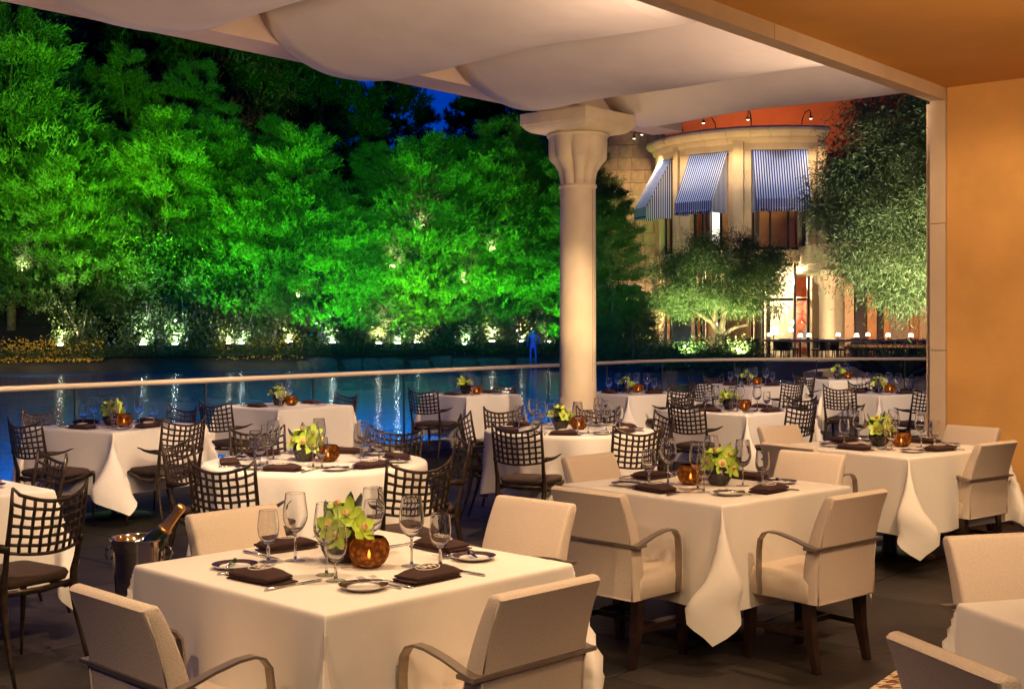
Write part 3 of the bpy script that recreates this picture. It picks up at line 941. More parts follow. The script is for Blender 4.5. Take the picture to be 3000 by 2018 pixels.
rs_ = random.Random(5)
def place_setting(c, ang, dist, desc, near, mono, skip=(), g=''):
    """a cover seen from the chair: looks along ang; dist = centre of the table to the napkin"""
    f = Vector((cos(ang), sin(ang), 0)); r = Vector((sin(ang), -cos(ang), 0))
    z = TZ + .004
    def at(fr, rt): return tuple(Vector((c[0], c[1], z)) - f * (dist - fr) + r * rt)
    j = lambda s=.012: rs_.uniform(-s, s)
    rz = ang - pi / 2
    (NAPM if mono else NAPP).put(('dark brown folded napkin with cream monogram on the ' if mono else 'dark brown folded napkin on the ') + desc, at(0 + j(), j()), rz + j(.12), 'napkins' + g)
    PLATE.put('dark-rimmed bread plate on the ' + desc, at(.05 + j(), -.235 + j()), j(3), 'bread plates' + g)
    BKNIFE.put('butter knife on a plate on the ' + desc, at(.05, -.235)[:2] + (z + .0145,), rz + 1.1 + j(.3), 'butter knives' + g)
    KNIFE.put('silver dinner knife on the ' + desc, at(.03 + j(), .145 + j(.008)), rz + j(.08), 'dinner knives' + g)
    FORK.put('silver dinner fork on the ' + desc, at(.05 + j(), -.135 + j(.004)), rz + j(.06), 'forks' + g)
    if near:
        FORK.put('silver dinner fork on the ' + desc, at(.055 + j(), -.165 + j(.004)), rz + j(.06), 'forks' + g)
    WINE.put('tall clear wine glass on the ' + desc, at(.215 + j(), .10 + j()), j(3), 'wine glasses' + g)
    WATER.put('short clear water goblet on the ' + desc, at(.155 + j(), .185 + j()), j(3), 'water goblets' + g)

def centre(c, ang, desc, candle_w):
    """vase with a candle bowl beside it"""
    d = Vector((cos(ang), sin(ang), 0))
    p = Vector((c[0], c[1], TZ + .003))
    FLOWERS.put('green orchid vase on the ' + desc, tuple(p - d * .068), ang + (rs_.uniform(-.4, .4) if 'bucket' in desc else rs_.uniform(0, 6.28)), 'orchid vases on the tables', rs_.uniform(1.14, 1.28))
    q = p + d * .078
    CANDLE.put('lit bronze glass candle bowl on the ' + desc, tuple(q), rs_.uniform(0, 6), 'candle bowls on the tables', 1.2)
    point(tuple(q + Vector((0, 0, .06))), candle_w, (1, .55, .2), .008)

TD = {
    1: ('table beside the champagne bucket', (-.55, 4.36), 46, 1.06), 2: ('cream-chair table with hanging cloth point', (1.01, 6.53), 42, 1.04),
    3: ('cream-chair table beside the orange wall', (2.60, 8.62), 37, 1.06), 6: ('railing table with long cloth tail', (-3.28, 10.40), 60, 1.0),
    7: ('two-seat table behind the nearer round table', (-2.37, 13.05), 50, .98), 8: ('two-seat railing table by the stone column', (-.50, 15.2), 42, .84),
    9: ('table half hidden by the stone column', (1.50, 15.6), 36, 1.02), 10: ('square table past the column-side round one', (2.22, 12.38), 42, 1.06),
    11: ('railing table in front of the olive tree', (3.38, 17.65), 35, 1.06), 12: ('two-seat table at the railing under the leafy tree', (5.18, 19.6), 14, .96),
    13: ('iron-chair table cut off by the white pilaster', (4.63, 15.6), 25, 1.04), 14: ('iron-chair table by the champagne bucket', (-3.08, 6.33), 46, 1.06),
    15: ('cream-chair table by the houndstooth rug', (2.0, 3.38), 16, 1.06)}
RD = {4: ('round table behind the champagne bucket', (-1.2, 7.66)), 5: ('round table before the stone column', (.457, 10.02))}
cl = {}
for k, (desc, c, rot, a) in TD.items():
    tb = TABS.put('dark pedestal table under white cloth, the ' + desc, (c[0], c[1], 0), R(rot), 'square dining tables', 1)
    tb.scale = (a / 1.06, a / 1.06, 1)
    o = obj('tablecloth', cloth_square(a, .50, 100 + k)); o.location = (c[0], c[1], TZ + .002); o.rotation_euler = (0, 0, R(rot))
    tag(o, 'white linen cloth draped over the ' + desc, 'tablecloth', 'square white tablecloths')
for k, (desc, c) in RD.items():
    TABR.put('dark pedestal table under white cloth, the ' + desc, (c[0], c[1], 0), 0, 'round dining tables')
    o = obj('tablecloth', cloth_round(.665, .50, 40 + k)); o.location = (c[0], c[1], TZ + .002)
    tag(o, 'white linen cloth draped over the ' + desc, 'tablecloth', 'round white tablecloths')

for k, (desc, c, rot, a) in TD.items():
    near = k in (1, 2, 3)
    mono = k in (1, 2, 3, 6)
    if k in (7, 8, 12): sides = (0, 180)
    elif k == 14: sides = (180, 90)
    elif k == 15: sides = ()
    else: sides = (0, 90, 180, 270)
    for s in sides:
        place_setting(c, R(rot + s), a / 2 - .135, desc, near, mono, g=' on the ' + desc)
    if k not in (14, 15): centre(c, R({1: -42, 2: 165, 3: -25, 6: -30}.get(k, -20)), desc, .15)
for k, (desc, c) in RD.items():
    for s in range(6):
        place_setting(c, R(s * 60 + {4: 78, 5: 82}[k]), .665 - .15, desc, True, True, g=' on the ' + desc)
    centre(c, R(-10), desc, .15)

# ------------------------------------------------------------------ chairs: (x, y of the top of the back, direction faced)
def face(x, y, c): return math.degrees(math.atan2(c[1] - y, c[0] - x))
def seat_at(proto, x, y, deg, label, group, back=.30):
    a = R(deg)
    proto.put(label, (x + cos(a) * back, y + sin(a) * back, .009), a - pi / 2, group)
CG = 'cream armchairs'
for x, y, d, lab in [
        (-1.13, 3.55, 46, 'cream armchair at the champagne bucket table, its back beside the dark slate aisle'),
        (.10, 3.69, 135, 'cream armchair at the champagne bucket table, back turned to the houndstooth rug'),
        (-1.16, 5.20, -42, 'cream armchair close behind the champagne bucket'),
        (.10, 5.50, 228, 'cream armchair between the champagne bucket table and the round tables'),
        (.355, 5.815, 45, 'cream armchair by the hanging-point table, back against the champagne bucket table'),
        (1.575, 5.72, 131, 'cream armchair by the hanging-point table, back to the rug and orange wall'),
        (.45, 7.40, -44, 'cream armchair by the hanging-point table, next to the iron chairs'),
        (1.81, 7.55, 226, 'cream armchair by the hanging-point table, next to the orange wall table'),
        (3.18, 8.22, 128, 'cream armchair at the orange wall table with its back to the wall base'),
        (3.50, 9.50, 218, 'cream armchair touching the pale pilaster at the orange wall table'),
        (2.03, 9.55, -52, 'cream armchair at the orange wall table nearest the iron-chair table'),
        (1.78, 8.05, 38, 'cream armchair at the orange wall table nearest the hanging-point table'),
        (1.78, 4.58, -75, 'cream armchair behind the houndstooth rug table'),
        (1.02, 2.92, 17, 'cream armchair on the houndstooth rug with its back to the bucket table')]:
    seat_at(CREAM, x, y, d, lab, CG)
IG = 'dark iron lattice-back chairs'
K = 1.0417
def iron(x, y, c, lab, deg=None, k=K):
    x, y = x * k, y * k
    seat_at(IRON, x, y, face(x, y, c) if deg is None else deg, lab, IG, .265)
c4, c5 = RD[4][1], RD[5][1]
r4 = 'dark lattice iron chair at the round table behind the bucket, '
iron(-1.47, 6.33, c4, r4 + 'nearest the bucket')
iron(-.47, 6.37, c4, r4 + 'facing away from the column')
iron(-.30, 7.65, c4, r4 + 'towards the other round table', 195)
iron(-2.02, 7.55, c4, r4 + 'beside the cloth-tail table')
iron(-1.72, 8.45, c4, r4 + 'backing the two-seat table')
iron(-.78, 8.45, c4, r4 + 'backing the railing')
r5 = 'dark lattice iron chair at the round table before the column, '
iron(.03, 8.72, c5, r5 + 'beside its neighbour round table')
iron(.86, 8.50, c5, r5 + 'behind a cream armchair')
iron(-.36, 9.75, c5, r5 + 'near the two-seat railing table')
iron(1.20, 9.85, c5, r5 + 'towards the square iron-chair table')
iron(-.07, 10.55, c5, r5 + 'facing away from the lake')
iron(.72, 10.55, c5, r5 + 'touching the column foot')
def sq(n, s, extra, lab, back=.30):
    desc, c, rot, a = TD[n]
    d = R(rot + s); dist = a / 2 + back + extra
    x, y = c[0] - cos(d) * dist, c[1] - sin(d) * dist
    seat_at(IRON, x, y, rot + s, lab, IG, .265)
iron(-3.56, 9.14, None, 'dark lattice iron chair at the cloth-tail table, on its open aisle side', 58)
iron(-2.44, 9.32, None, 'dark lattice iron chair at the cloth-tail table, next to the round table', 140)
iron(-3.92, 10.42, None, 'dark lattice iron chair at the cloth-tail table, its back to the railing glass', -32)
iron(-2.83, 10.75, None, 'dark lattice iron chair at the cloth-tail table, next to the two-seat table', -125)
iron(-2.72, 11.46, None, 'dark lattice iron chair on the cloth-tail side of the lakeside two-seat table', 62)
iron(-1.70, 12.85, None, 'dark lattice iron chair between the two lakeside two-seat tables', 225)
iron(-.98, 13.75, None, 'dark lattice iron chair at the column-side two-seat table, its seat facing the column', 62)
iron(-.08, 14.85, None, 'dark lattice iron chair between the column and its two-seat railing table', 225)
iron(1.92, 14.15, None, 'dark lattice iron chair at the column-hidden table, next to the square table', 120)
iron(2.06, 15.35, None, 'dark lattice iron chair at the column-hidden table, backing the railing corner', 215)
iron(.83, 14.55, None, 'dark lattice iron chair at the column-hidden table, just behind the column', 40)
iron(2.42, 16.15, None, 'dark lattice iron chair at the olive-tree railing table, near the column-hidden table', 40)
iron(2.82, 17.55, None, 'dark lattice iron chair at the olive-tree railing table, its back to the railing', -55)
iron(3.56, 15.85, None, 'dark lattice iron chair at the olive-tree railing table, its back to the indoor tables', 122)
iron(3.98, 17.0, None, 'dark lattice iron chair at the olive-tree railing table, facing away from the orange building', 212)
iron(4.10, 17.9, None, 'dark lattice iron chair at the small railing table under the leafy tree', 14)
iron(1.56, 11.22, None, 'dark lattice iron chair at the column-side square table, nearest the cream armchairs', 52)
iron(1.70, 12.55, None, 'dark lattice iron chair between the square table and the column-hidden table', -42)
iron(2.55, 11.0, None, 'dark lattice iron chair at the column-side square table, behind two cream backs', 125)
iron(2.82, 12.25, None, 'dark lattice iron chair at the column-side square table, nearest the pilaster', 222)
iron(3.78, 14.45, None, 'dark lattice iron chair at the pilaster table, in the aisle', 60)
iron(4.33, 15.55, None, 'dark lattice iron chair at the pilaster table, between it and the small railing table', -68)
iron(4.55, 13.75, None, 'dark lattice iron chair cut off by the pale pilaster', 118)
iron(-1.97, 5.35, None, 'dark lattice iron chair left of the champagne bucket', 148)
iron(-2.47, 6.72, None, 'dark lattice iron chair at the bucket-side aisle table, half hidden behind its cloth', 222)

# ------------------------------------------------------------------ champagne bucket on its stand
bk = thing('champagne_bucket', 'polished silver champagne bucket on a slim stand', 'bucket', (-1.45, 4.86, .009))
MB().lathe([(.078, .50), (.084, .51), (.092, .60), (.099, .70), (.106, .742), (.110, .748), (.109, .752), (.103, .748), (.095, .70), (.088, .60), (.08, .515), (0, .512)], 40).build('pail', 'bucket', bk, True, 50)
for s in (-1, 1):
    MB().tube([(s * .103, 0, .71), (s * .122, 0, .712), (s * .128, 0, .69), (s * .122, 0, .672), (s * .100, 0, .672)], .006, 8).build('handle', 'bucket', bk, True)
MB().lathe([(.088, .49), (.094, .492), (.094, .506), (.088, .508)], 32).build('stand_ring', 'espresso', bk, True)
for k in range(3):
    a = k * 2 * pi / 3 + .5
    MB().tube([(.09 * cos(a), .09 * sin(a), .498), (.085 * cos(a), .085 * sin(a), .25), (.15 * cos(a), .15 * sin(a), .004)], .007, 8).build('leg', 'espresso', bk, True)
bt = thing('champagne_bottle', 'dark champagne bottle with gold foil neck leaning in the silver bucket', 'bottle', (-1.49, 4.86, .60))
bt.rotation_euler = (R(4), R(37), 0)
MB().lathe([(0, 0), (.043, .0), (.0445, .01), (.0445, .165), (.042, .195), (.034, .222), (.025, .245)], 28).build('body', 'bottle', bt, True)
MB().lathe([(.0255, .243), (.021, .268), (.0185, .30), (.0175, .318), (.0178, .325)], 24).build('neck_foil', 'foil', bt, True)
MB().lathe([(.0265, .238), (.029, .242), (.0285, .249), (.0255, .252)], 24).build('foil_collar', 'foil', bt, True)
MB().lathe([(.0178, .322), (.0192, .326), (.0185, .334), (.020, .345), (.019, .356), (.012, .362), (0, .363)], 14).build('cork_cap', 'foil', bt, True, 35)
#SECTION garden
# ------------------------------------------------------------------ lake, hill
def water_mat():
    m, n, l, b = newmat('lake_water')
    b.inputs['Base Color'].default_value = (.002, .11, .36, 1)
    b.inputs['Specular IOR Level'].default_value = .5
    b.inputs['Roughness'].default_value = .09
    b.inputs['IOR'].default_value = 1.33
    tc = n.new('ShaderNodeTexCoord')
    mp = n.new('ShaderNodeMapping'); mp.inputs['Scale'].default_value = (.55, 2.2, 1)
    l.new(tc.outputs['Object'], mp.inputs[0])
    n1 = n.new('ShaderNodeTexNoise'); n1.inputs['Scale'].default_value = 1.3; n1.inputs['Detail'].default_value = 5
    l.new(mp.outputs[0], n1.inputs['Vector'])
    bp = n.new('ShaderNodeBump'); bp.inputs['Strength'].default_value = .8; bp.inputs['Distance'].default_value = .06
    l.new(n1.outputs[0], bp.inputs['Height']); l.new(bp.outputs[0], b.inputs['Normal'])
    return m
M['water'] = water_mat()
M['soil'] = mat('garden_soil', (.030, .026, .016), .95, var=.4, vscale=.8, bump=.6, bscale=1.5, bdist=.2)
M['rock'] = mat('shore_rock', (.075, .058, .030), .85, var=.25, vscale=2, bump=.6, bscale=4, bdist=.08)
wtr = MB().add([(-90, -20, -.4), (70, -20, -.4), (70, 110, -.4), (-90, 110, -.4)], [(0, 1, 2, 3)]).build('lake', 'water'); struct(wtr)
for x, y, tx, ty in [(-5.6, 9.0, -8.0, 21), (-3.0, 11.8, -4.5, 24), (-.3, 15.0, -1.5, 27), (1.0, 16.8, 0, 30)]:
    spot((x, y, 3.6), (tx, ty, -.4), 19000, (.02, .48, 1.0), 50, 1, .2)

def shore_y(x):
    pts = [(-70, 38), (-26, 51), (-10, 57.5), (0, 61.5), (5, 60), (7, 50), (9, 48.5), (30, 48.5), (70, 48)]
    for (a, ya), (c, yc) in zip(pts[:-1], pts[1:]):
        if x <= c: return ya + (yc - ya) * (x - a) / (c - a)
    return 48
def hill(x, y):
    d = y - shore_y(x)
    if d < 0: return -.9
    s_ = min(1, d / 34.0)
    k = 1 if x < 3 else max(0, 1 - (x - 3) / 4)
    return -.15 + .35 * min(1, d / 1.2) + k * (9.5 * s_ ** 1.35) + .25 * sin(x * .7) * sin(y * .5) * min(1, d / 6) * k
gx = np.linspace(-80, 60, 90); gt = [-1.5, -.3, 0, .6, 1.5, 3, 5, 8, 11, 15, 19, 24, 30, 38, 60, 120, 400]
vs = []; fs = []
for x in gx:
    for t in gt:
        y = shore_y(x) + t; vs.append((x, y, hill(x, y)))
for i in range(len(gx) - 1):
    for j in range(len(gt) - 1):
        a = i * len(gt) + j; fs.append((a, a + len(gt), a + len(gt) + 1, a + 1))
struct(MB().add(vs, fs).build('hillside', 'soil', None, True))
def gz(x, y): return max(-.05, hill(x, y))

# ------------------------------------------------------------------ plants
def tri_cloud(base, tip, width, rng):
    """flat pointed leaf triangles from base to tip"""
    d = tip - base
    r = rng.normal(size=d.shape)
    s = np.cross(d, r); s /= np.linalg.norm(s, axis=1, keepdims=True) + 1e-9
    w = width[:, None] * s
    v = np.stack([base - w, base + w, tip], 1).reshape(-1, 3)
    f = np.arange(len(v)).reshape(-1, 3)
    return v, f
def leaf_cloud(c, L, wd, rng, dirs):
    """four-cornered leaves: centre c, long axis dirs"""
    d = dirs / (np.linalg.norm(dirs, axis=1, keepdims=True) + 1e-9)
    s = np.cross(d, rng.normal(size=d.shape)); s /= np.linalg.norm(s, axis=1, keepdims=True) + 1e-9
    a = d * L[:, None] / 2; w = s * wd[:, None] / 2
    v = np.stack([c - a, c + w, c + a, c - w], 1).reshape(-1, 3)
    return v, np.arange(len(v)).reshape(-1, 4)

def conifer_mesh(seed, h, Rr, base=.08, nb=150, ns=30, K=20, slim=1.0, droop=0.0, big=1.0):
    """boughs carrying flat plumes of needles: the plume of each bough is a clump of its own"""
    rng = np.random.default_rng(seed)
    q = base + (1 - base) * rng.random(nb) * .96
    ang = rng.random(nb) * 2 * pi
    prof = np.clip((1 - q) ** .55 * 1.1, 0.12, 1) * np.clip((q - base + .15) / .25, .45, 1)
    L = Rr * prof * rng.uniform(.55, 1.2, nb) * slim
    out = np.stack([np.cos(ang), np.sin(ang), np.zeros(nb)], 1)
    side = np.stack([-np.sin(ang), np.cos(ang), np.zeros(nb)], 1)
    tilt = rng.uniform(.05, .55, nb) - droop + .5 * q
    s = np.clip(rng.normal(.80, .17, (nb, ns)), .2, 1.08)
    LL = np.maximum(L, .55)[:, None]
    P = np.zeros((nb, ns, 3))
    P[..., :2] = out[:, None, :2] * (LL * s)[..., None]
    P[..., 2] = (q * h)[:, None] + LL * s * tilt[:, None] * .6 - .12 * LL * s ** 2
    P += side[:, None, :] * (rng.normal(size=(nb, ns)) * .19 * LL * (1.25 - .5 * s))[..., None]
    P[..., 2] += rng.normal(size=(nb, ns)) * .055 * LL
    P = P.reshape(-1, 3); N = len(P)
    tl = np.repeat(tilt, ns)
    D = np.repeat(out, ns, 0) * .8 + np.stack([np.zeros(N), np.zeros(N), .25 + tl * .7], 1) + rng.normal(size=(N, 3)) * .28
    D /= np.linalg.norm(D, axis=1, keepdims=True)
    Pk = np.repeat(P, K, 0); Dk = np.repeat(D, K, 0)
    Dk2 = Dk + rng.normal(size=Dk.shape) * .5; Dk2 /= np.linalg.norm(Dk2, axis=1, keepdims=True)
    bp = Pk + Dk * rng.uniform(-.14, .34, (len(Pk), 1)) + rng.normal(size=Pk.shape) * .06
    tp = bp + Dk2 * rng.uniform(.10, .26, (len(Pk), 1)) * big
    return tri_cloud(bp, tp, rng.uniform(.012, .026, len(Pk)) * big, rng)

def trunk_mesh(h, r, seed, limbs=10, spread=1.6, m='bark', base=.12):
    rnd = random.Random(seed); mb = MB()
    bend = [(rnd.uniform(-.2, .2) * k, rnd.uniform(-.2, .2) * k) for k in range(6)]
    pts = [(bend[k][0] * .3, bend[k][1] * .3, h * k / 5.3 - .25 * (k == 0)) for k in range(6)]
    mb.tube(pts, [r * (1 - .17 * k) for k in range(6)], 8)
    for k in range(limbs):
        z = h * rnd.uniform(base, .8); a = rnd.uniform(0, 6.28); L = spread * rnd.uniform(.5, 1) * (1 - z / h * .7)
        q = z / h * 5.3; i = min(4, int(q)); f = q - i
        x0 = pts[i][0] + (pts[i + 1][0] - pts[i][0]) * f; y0 = pts[i][1] + (pts[i + 1][1] - pts[i][1]) * f
        mb.tube([(x0, y0, z), (x0 + L * .5 * cos(a), y0 + L * .5 * sin(a), z + .12 * L), (x0 + L * cos(a), y0 + L * sin(a), z + .35 * L)], [r * .3, r * .2, r * .06], 6)
    return mb.mesh('trunk', m, True)

CON = []
for k, (h, Rr, dr) in enumerate([(10.5, 4.1, 0), (12, 3.7, .1), (9.5, 4.6, .12), (13, 3.2, 0)]):
    CON.append((h, np_mesh('crown', *conifer_mesh(20 + k, h, Rr, droop=dr), m='needle'), trunk_mesh(h, .16, k, 12, 1.6, 'bark')))
CON2 = (10.0, np_mesh('crown', *conifer_mesh(50, 10, 2.3, nb=80, slim=.8), m='needle2'), trunk_mesh(10, .18, 9, 8, 1.2))
DARK = [(15.0, np_mesh('crown', *conifer_mesh(60 + k, 15, 4.6, base=.06, nb=190, ns=28, K=12, big=2.2), m='darkneedle'), trunk_mesh(15, .3, 30 + k, 14, 3)) for k in range(2)]
CYP = (9.0, np_mesh('crown', *conifer_mesh(70, 9, .85, base=.05, nb=120, ns=12, K=12, big=1.6), m='darkneedle'), trunk_mesh(9, .12, 31, 2, .4))
def tree(name, kind, x, y, sc, label, group, rz=None, z=None):
    h, crown, tr = kind
    t = thing(name, label, 'tree', (x, y, gz(x, y) if z is None else z), rz if rz is not None else random.uniform(0, 6.28), group, sc)
    obj('crown', crown, t); obj('trunk', tr, t)
    return t
random.seed(8)
G1 = 'green floodlit conifers across the lake'
def pxX(px, Y): return (px - 1165.5) / 2850 * Y
conifs = [
    # px, Y, kind, scale, label
    (25, 60, 0, 1.45, 'towering green-lit conifer leaving the picture beside the yellow flower bank'),
    (150, 58.5, 2, .95, 'feathery green conifer over the brightly lit ivy trunk'),
    (285, 68, 4, 1.35, 'olive-yellow lit cedar with three spire tops'),
    (375, 60, 1, .95, 'dense green conifer above the dark blue shrubs'),
    (500, 63, 0, 1.0, 'deep green conifer in front of the black trees'),
    (585, 60, 2, .80, 'low spreading green conifer behind the blue-lit shrub'),
    (690, 61, 0, 1.0, 'broad bright green conifer under the opening of blue sky'),
    (770, 59.8, 2, .78, 'low bright green conifer with bare pale forked stems'),
    (850, 67, 3, .74, 'tall green conifer beside the dark cypress spire'),
    (960, 62, 0, 1.0, 'broad bright green conifer with arching plumes'),
    (1060, 64, 2, 1.1, 'yellow-green conifer with long weeping twigs'),
    (1140, 63.5, 1, .98, 'green conifer next to the stone column and above the blue statue'),
    (1230, 64, 0, 1.0, 'dim green conifer just beside the stone column shaft'),
    (1330, 61, 1, .85, 'green conifer behind the stone column'),
    (1392, 57, 3, .62, 'ragged green conifer in front of the tan stone wall'),
    (1440, 55.5, 2, .36, 'low dark green conifer at the foot of the tan stone wall')]
for px, Y, k, sc, lab in conifs:
    x = pxX(px, Y)
    tree('conifer', CON2 if k == 4 else CON[k], x, Y, sc, lab, G1)
for px, Y, k, sc, lab in [
        (110, 65, 2, 1.25, 'pale green conifer filling the gap behind the ivy trunk'), (450, 66, 1, 1.0, 'dusky green conifer between the cedar and the broad bright conifer'),
        (610, 67, 3, .82, 'slim green conifer half behind the broad bright conifer'), (905, 66, 2, .95, 'soft green conifer between two bright broad conifers'),
        (1010, 68, 1, .85, 'dim conifer behind the arching plumes'), (1185, 67, 2, 1.1, 'shadowy conifer near the column capital'), (225, 62, 2, 1.0, 'wide soft green conifer below the three spires')]:
    tree('conifer', CON[k], pxX(px, Y), Y, sc, lab, G1)
tree('conifer', CON2, pxX(335, 69), 69, 1.15, 'yellowish spire beside the three-topped cedar', G1)
tree('conifer', CON2, pxX(230, 68.5), 68.5, 1.2, 'spire-topped cedar on the flower bank side of its neighbour', G1)
tree('conifer', CON[3], pxX(445, 70), 70, 1.0, 'shadowed green conifer behind the olive-yellow cedar', G1)
tree('conifer', CON[1], pxX(60, 68), 68, 1.45, 'tall dim conifer behind the towering edge tree', G1)
tree('cypress_tree', CYP, pxX(838, 74), 74, 1.35, 'narrow dark cypress spire against the blue sky', None)
for i, (px, Y, sc) in enumerate([(100, 84, 1.4), (190, 88, 1.4), (270, 83, 1.4), (350, 87, 1.45), (430, 83, 1.4), (500, 86, 1.4), (555, 88, 1.2), (600, 82, .95), (650, 86, .92), (712, 88, .82), (765, 90, .72), (905, 92, .78), (1075, 88, .72), (1160, 88, .85), (1240, 86, .80)]):
    tree('dark_pine', DARK[i % 2], pxX(px, Y), Y, sc, 'unlit black pine on the hilltop against the night sky', 'unlit pines on the hilltop')

def shrub_mesh(seed, rx, rz, n, L, m, flat=.7):
    rng = np.random.default_rng(seed)
    nc = max(8, n // 60)
    u = rng.normal(size=(nc, 3)); u /= np.linalg.norm(u, axis=1, keepdims=True); u[:, 2] = np.abs(u[:, 2])
    c = u * np.array([rx, rx, rz]) * rng.uniform(.45, 1.0, (nc, 1))
    P = np.repeat(c, n // nc, 0); P = P + rng.normal(size=P.shape) * rx * .16
    P[:, 2] = np.abs(P[:, 2])
    D = rng.normal(size=P.shape) + np.array([0, 0, .3])
    v, f = leaf_cloud(P, rng.uniform(.6, 1.2, len(P)) * L, rng.uniform(.35, .6, len(P)) * L, rng, D)
    return np_mesh('leaves', v, f, m)
SH = [shrub_mesh(k, 1.0, 1.5, 2600, .14, 'broad') for k in range(3)]
SH2 = [shrub_mesh(10 + k, 1.1, .8, 2600, .11, 'hedge') for k in range(2)]
def stems_mesh(seed, h, n, r, m):
    rnd = random.Random(seed); mb = MB()
    for k in range(n):
        a = rnd.uniform(0, 6.28); s = rnd.uniform(.3, .8)
        mb.tube([(.05 * cos(a), .05 * sin(a), -.15), (s * .25 * cos(a), s * .25 * sin(a), h * .5), (s * cos(a), s * sin(a), h)], [r, r * .7, r * .3], 6)
    return mb.mesh('stems', m, True)
STM = stems_mesh(3, 1.5, 6, .035, 'palebark'); STM2 = stems_mesh(4, .6, 5, .03, 'bark')
def shrub(x, y, sc, kind, label, group, sz=1):
    t = thing('shrub', label, 'shrub', (x, y, gz(x, y)), random.uniform(0, 6), group, sc)
    t.scale = (sc, sc, sc * sz)
    me = (SH[random.randrange(3)] if kind == 0 else SH2[random.randrange(2)])
    obj('leaves', me, t); obj('stems', STM if kind == 0 else STM2, t)
for px, d, sc in [(185, 1.9, 1.3), (330, 2.4, 1.5), (420, 2.2, 1.7), (500, 2.6, 1.6), (560, 1.9, 1.3), (620, 2.4, 1.5), (735, 2.3, 1.4), (800, 2.0, 1.5), (880, 2.4, 1.4), (935, 1.9, 1.3), (1000, 2.3, 1.6), (1065, 2.0, 1.6), (1120, 2.6, 1.5), (1180, 2.2, 1.5), (1245, 2.4, 1.6), (1385, 2.2, 1.4), (1440, 2.4, 1.3)]:
    Y = 55
    for _ in range(5): Y = shore_y(pxX(px, Y)) + d
    shrub(pxX(px, Y), Y, sc, 0, 'leafy shrub lit from below on the far lake bank', 'lit shrubs on the far bank')
for px in range(-20, 1240, 62):
    Y = 55
    for _ in range(5): Y = shore_y(pxX(px, Y)) + 1.0
    shrub(pxX(px, Y), Y, random.uniform(.9, 1.15), 1, 'low dark hedge bush at the far water edge', 'low bushes at the water edge', .5)
for px, Y, sc in [(1375, 58.5, 1.0), (1430, 56.5, 1.0), (1495, 51.5, .95), (1530, 50, 1.0), (1575, 49.6, 1.05), (1620, 49.4, 1.1), (1668, 49.3, 1.0), (1705, 49.4, .9)]:
    shrub(pxX(px, Y), Y, sc, 1, 'clipped dark bush in front of the orange building', 'bushes by the orange building', 1.15)

def broad_mesh(seed, h, r, n=70, per=95, L=.17):
    rng = np.random.default_rng(seed)
    u = rng.normal(size=(n, 3)); u /= np.linalg.norm(u, axis=1, keepdims=True)
    c = u * np.array([r, r, h * .36]) * rng.uniform(.5, 1, (n, 1)) + np.array([0, 0, h * .62])
    P = np.repeat(c, per, 0); P = P + rng.normal(size=P.shape) * r * .15
    v, f = leaf_cloud(P, rng.uniform(.6, 1.2, len(P)) * L, rng.uniform(.4, .7, len(P)) * L, rng, rng.normal(size=P.shape) + np.array([0, 0, -.2]))
    return np_mesh('crown', v, f, 'broad')
BRD = [(5.5, broad_mesh(80 + k, 5.5, 1.7), trunk_mesh(5.0, .10, 60 + k, 9, 1.5, 'palebark', .25)) for k in range(3)]
for i_, (px, d, sc, lab) in enumerate([
        (330, 3.2, 1.0, 'round-leaved tree above two cool white floodlights'), (455, 3.4, .85, 'small round-leaved tree left of the twin floodlights'), (585, 3.6, 1.05, 'round-leaved tree right of the twin floodlights'),
        (735, 3.2, .9, 'round-leaved tree with pale stems over the yellow flowers'), (890, 3.4, 1.15, 'glossy round-leaved tree over the first boulders'), (1010, 3.2, 1.1, 'glossy round-leaved tree behind the brightest floodlight'),
        (1110, 3.3, 1.2, 'tall glossy round-leaved tree near the blue statue'), (1200, 3.0, .95, 'white-lit round-leaved tree behind the blue statue'), (1385, 3.5, .9, 'round-leaved tree just past the stone column')]):
    Y = 55
    for _ in range(5): Y = shore_y(pxX(px, Y)) + d
    tree('broadleaf_tree', BRD[i_ % 3], pxX(px, Y), Y, sc, lab, 'round-leaved trees on the far bank')
for px, py, Y, w in [(70, 560, 58, 700), (300, 500, 60.5, 900), (365, 520, 60, 900), (290, 450, 64, 700), (900, 560, 61, 900), (960, 470, 62, 600), (1060, 590, 62, 700), (1120, 520, 62.5, 700), (690, 620, 60, 500), (880, 690, 60.5, 600)]:
    z = 1.58 + (742 - py) * Y / 2850
    spot((pxX(px, Y), Y - 1.4, z - 1.2), (pxX(px, Y), Y + 1.0, z + .6), w, (1, .86, .62), 75, .9, .08)

# yellow flower carpets, uncountable
def flower_bank(px0, px1, n, seed, label, h=.9):
    rng = np.random.default_rng(seed); P = []
    for k in range(n):
        px = px0 + (px1 - px0) * rng.random(); Y = 55
        for _ in range(4): Y = shore_y(pxX(px, Y)) + .1 + 1.5 * rng.random()
        x = pxX(px, Y); P.append((x, Y, gz(x, Y) + h * (.25 + .75 * (Y - shore_y(x)) / 1.6) * rng.uniform(.55, 1.05)))
    P = np.array(P)
    v, f = leaf_cloud(P, rng.uniform(.06, .12, n), rng.uniform(.06, .11, n), rng, rng.normal(size=P.shape))
    o = obj('yellow_flowers', np_mesh('yellow_flowers', v, f, 'yellowflower')); tag(o, label, 'flowers'); o['kind'] = 'stuff'
flower_bank(-30, 235, 1500, 1, 'carpet of yellow flowers on the bank under the towering conifer', .7)
flower_bank(490, 690, 420, 2, 'sprinkle of yellow flowers on the bank below the bright conifers', .7)

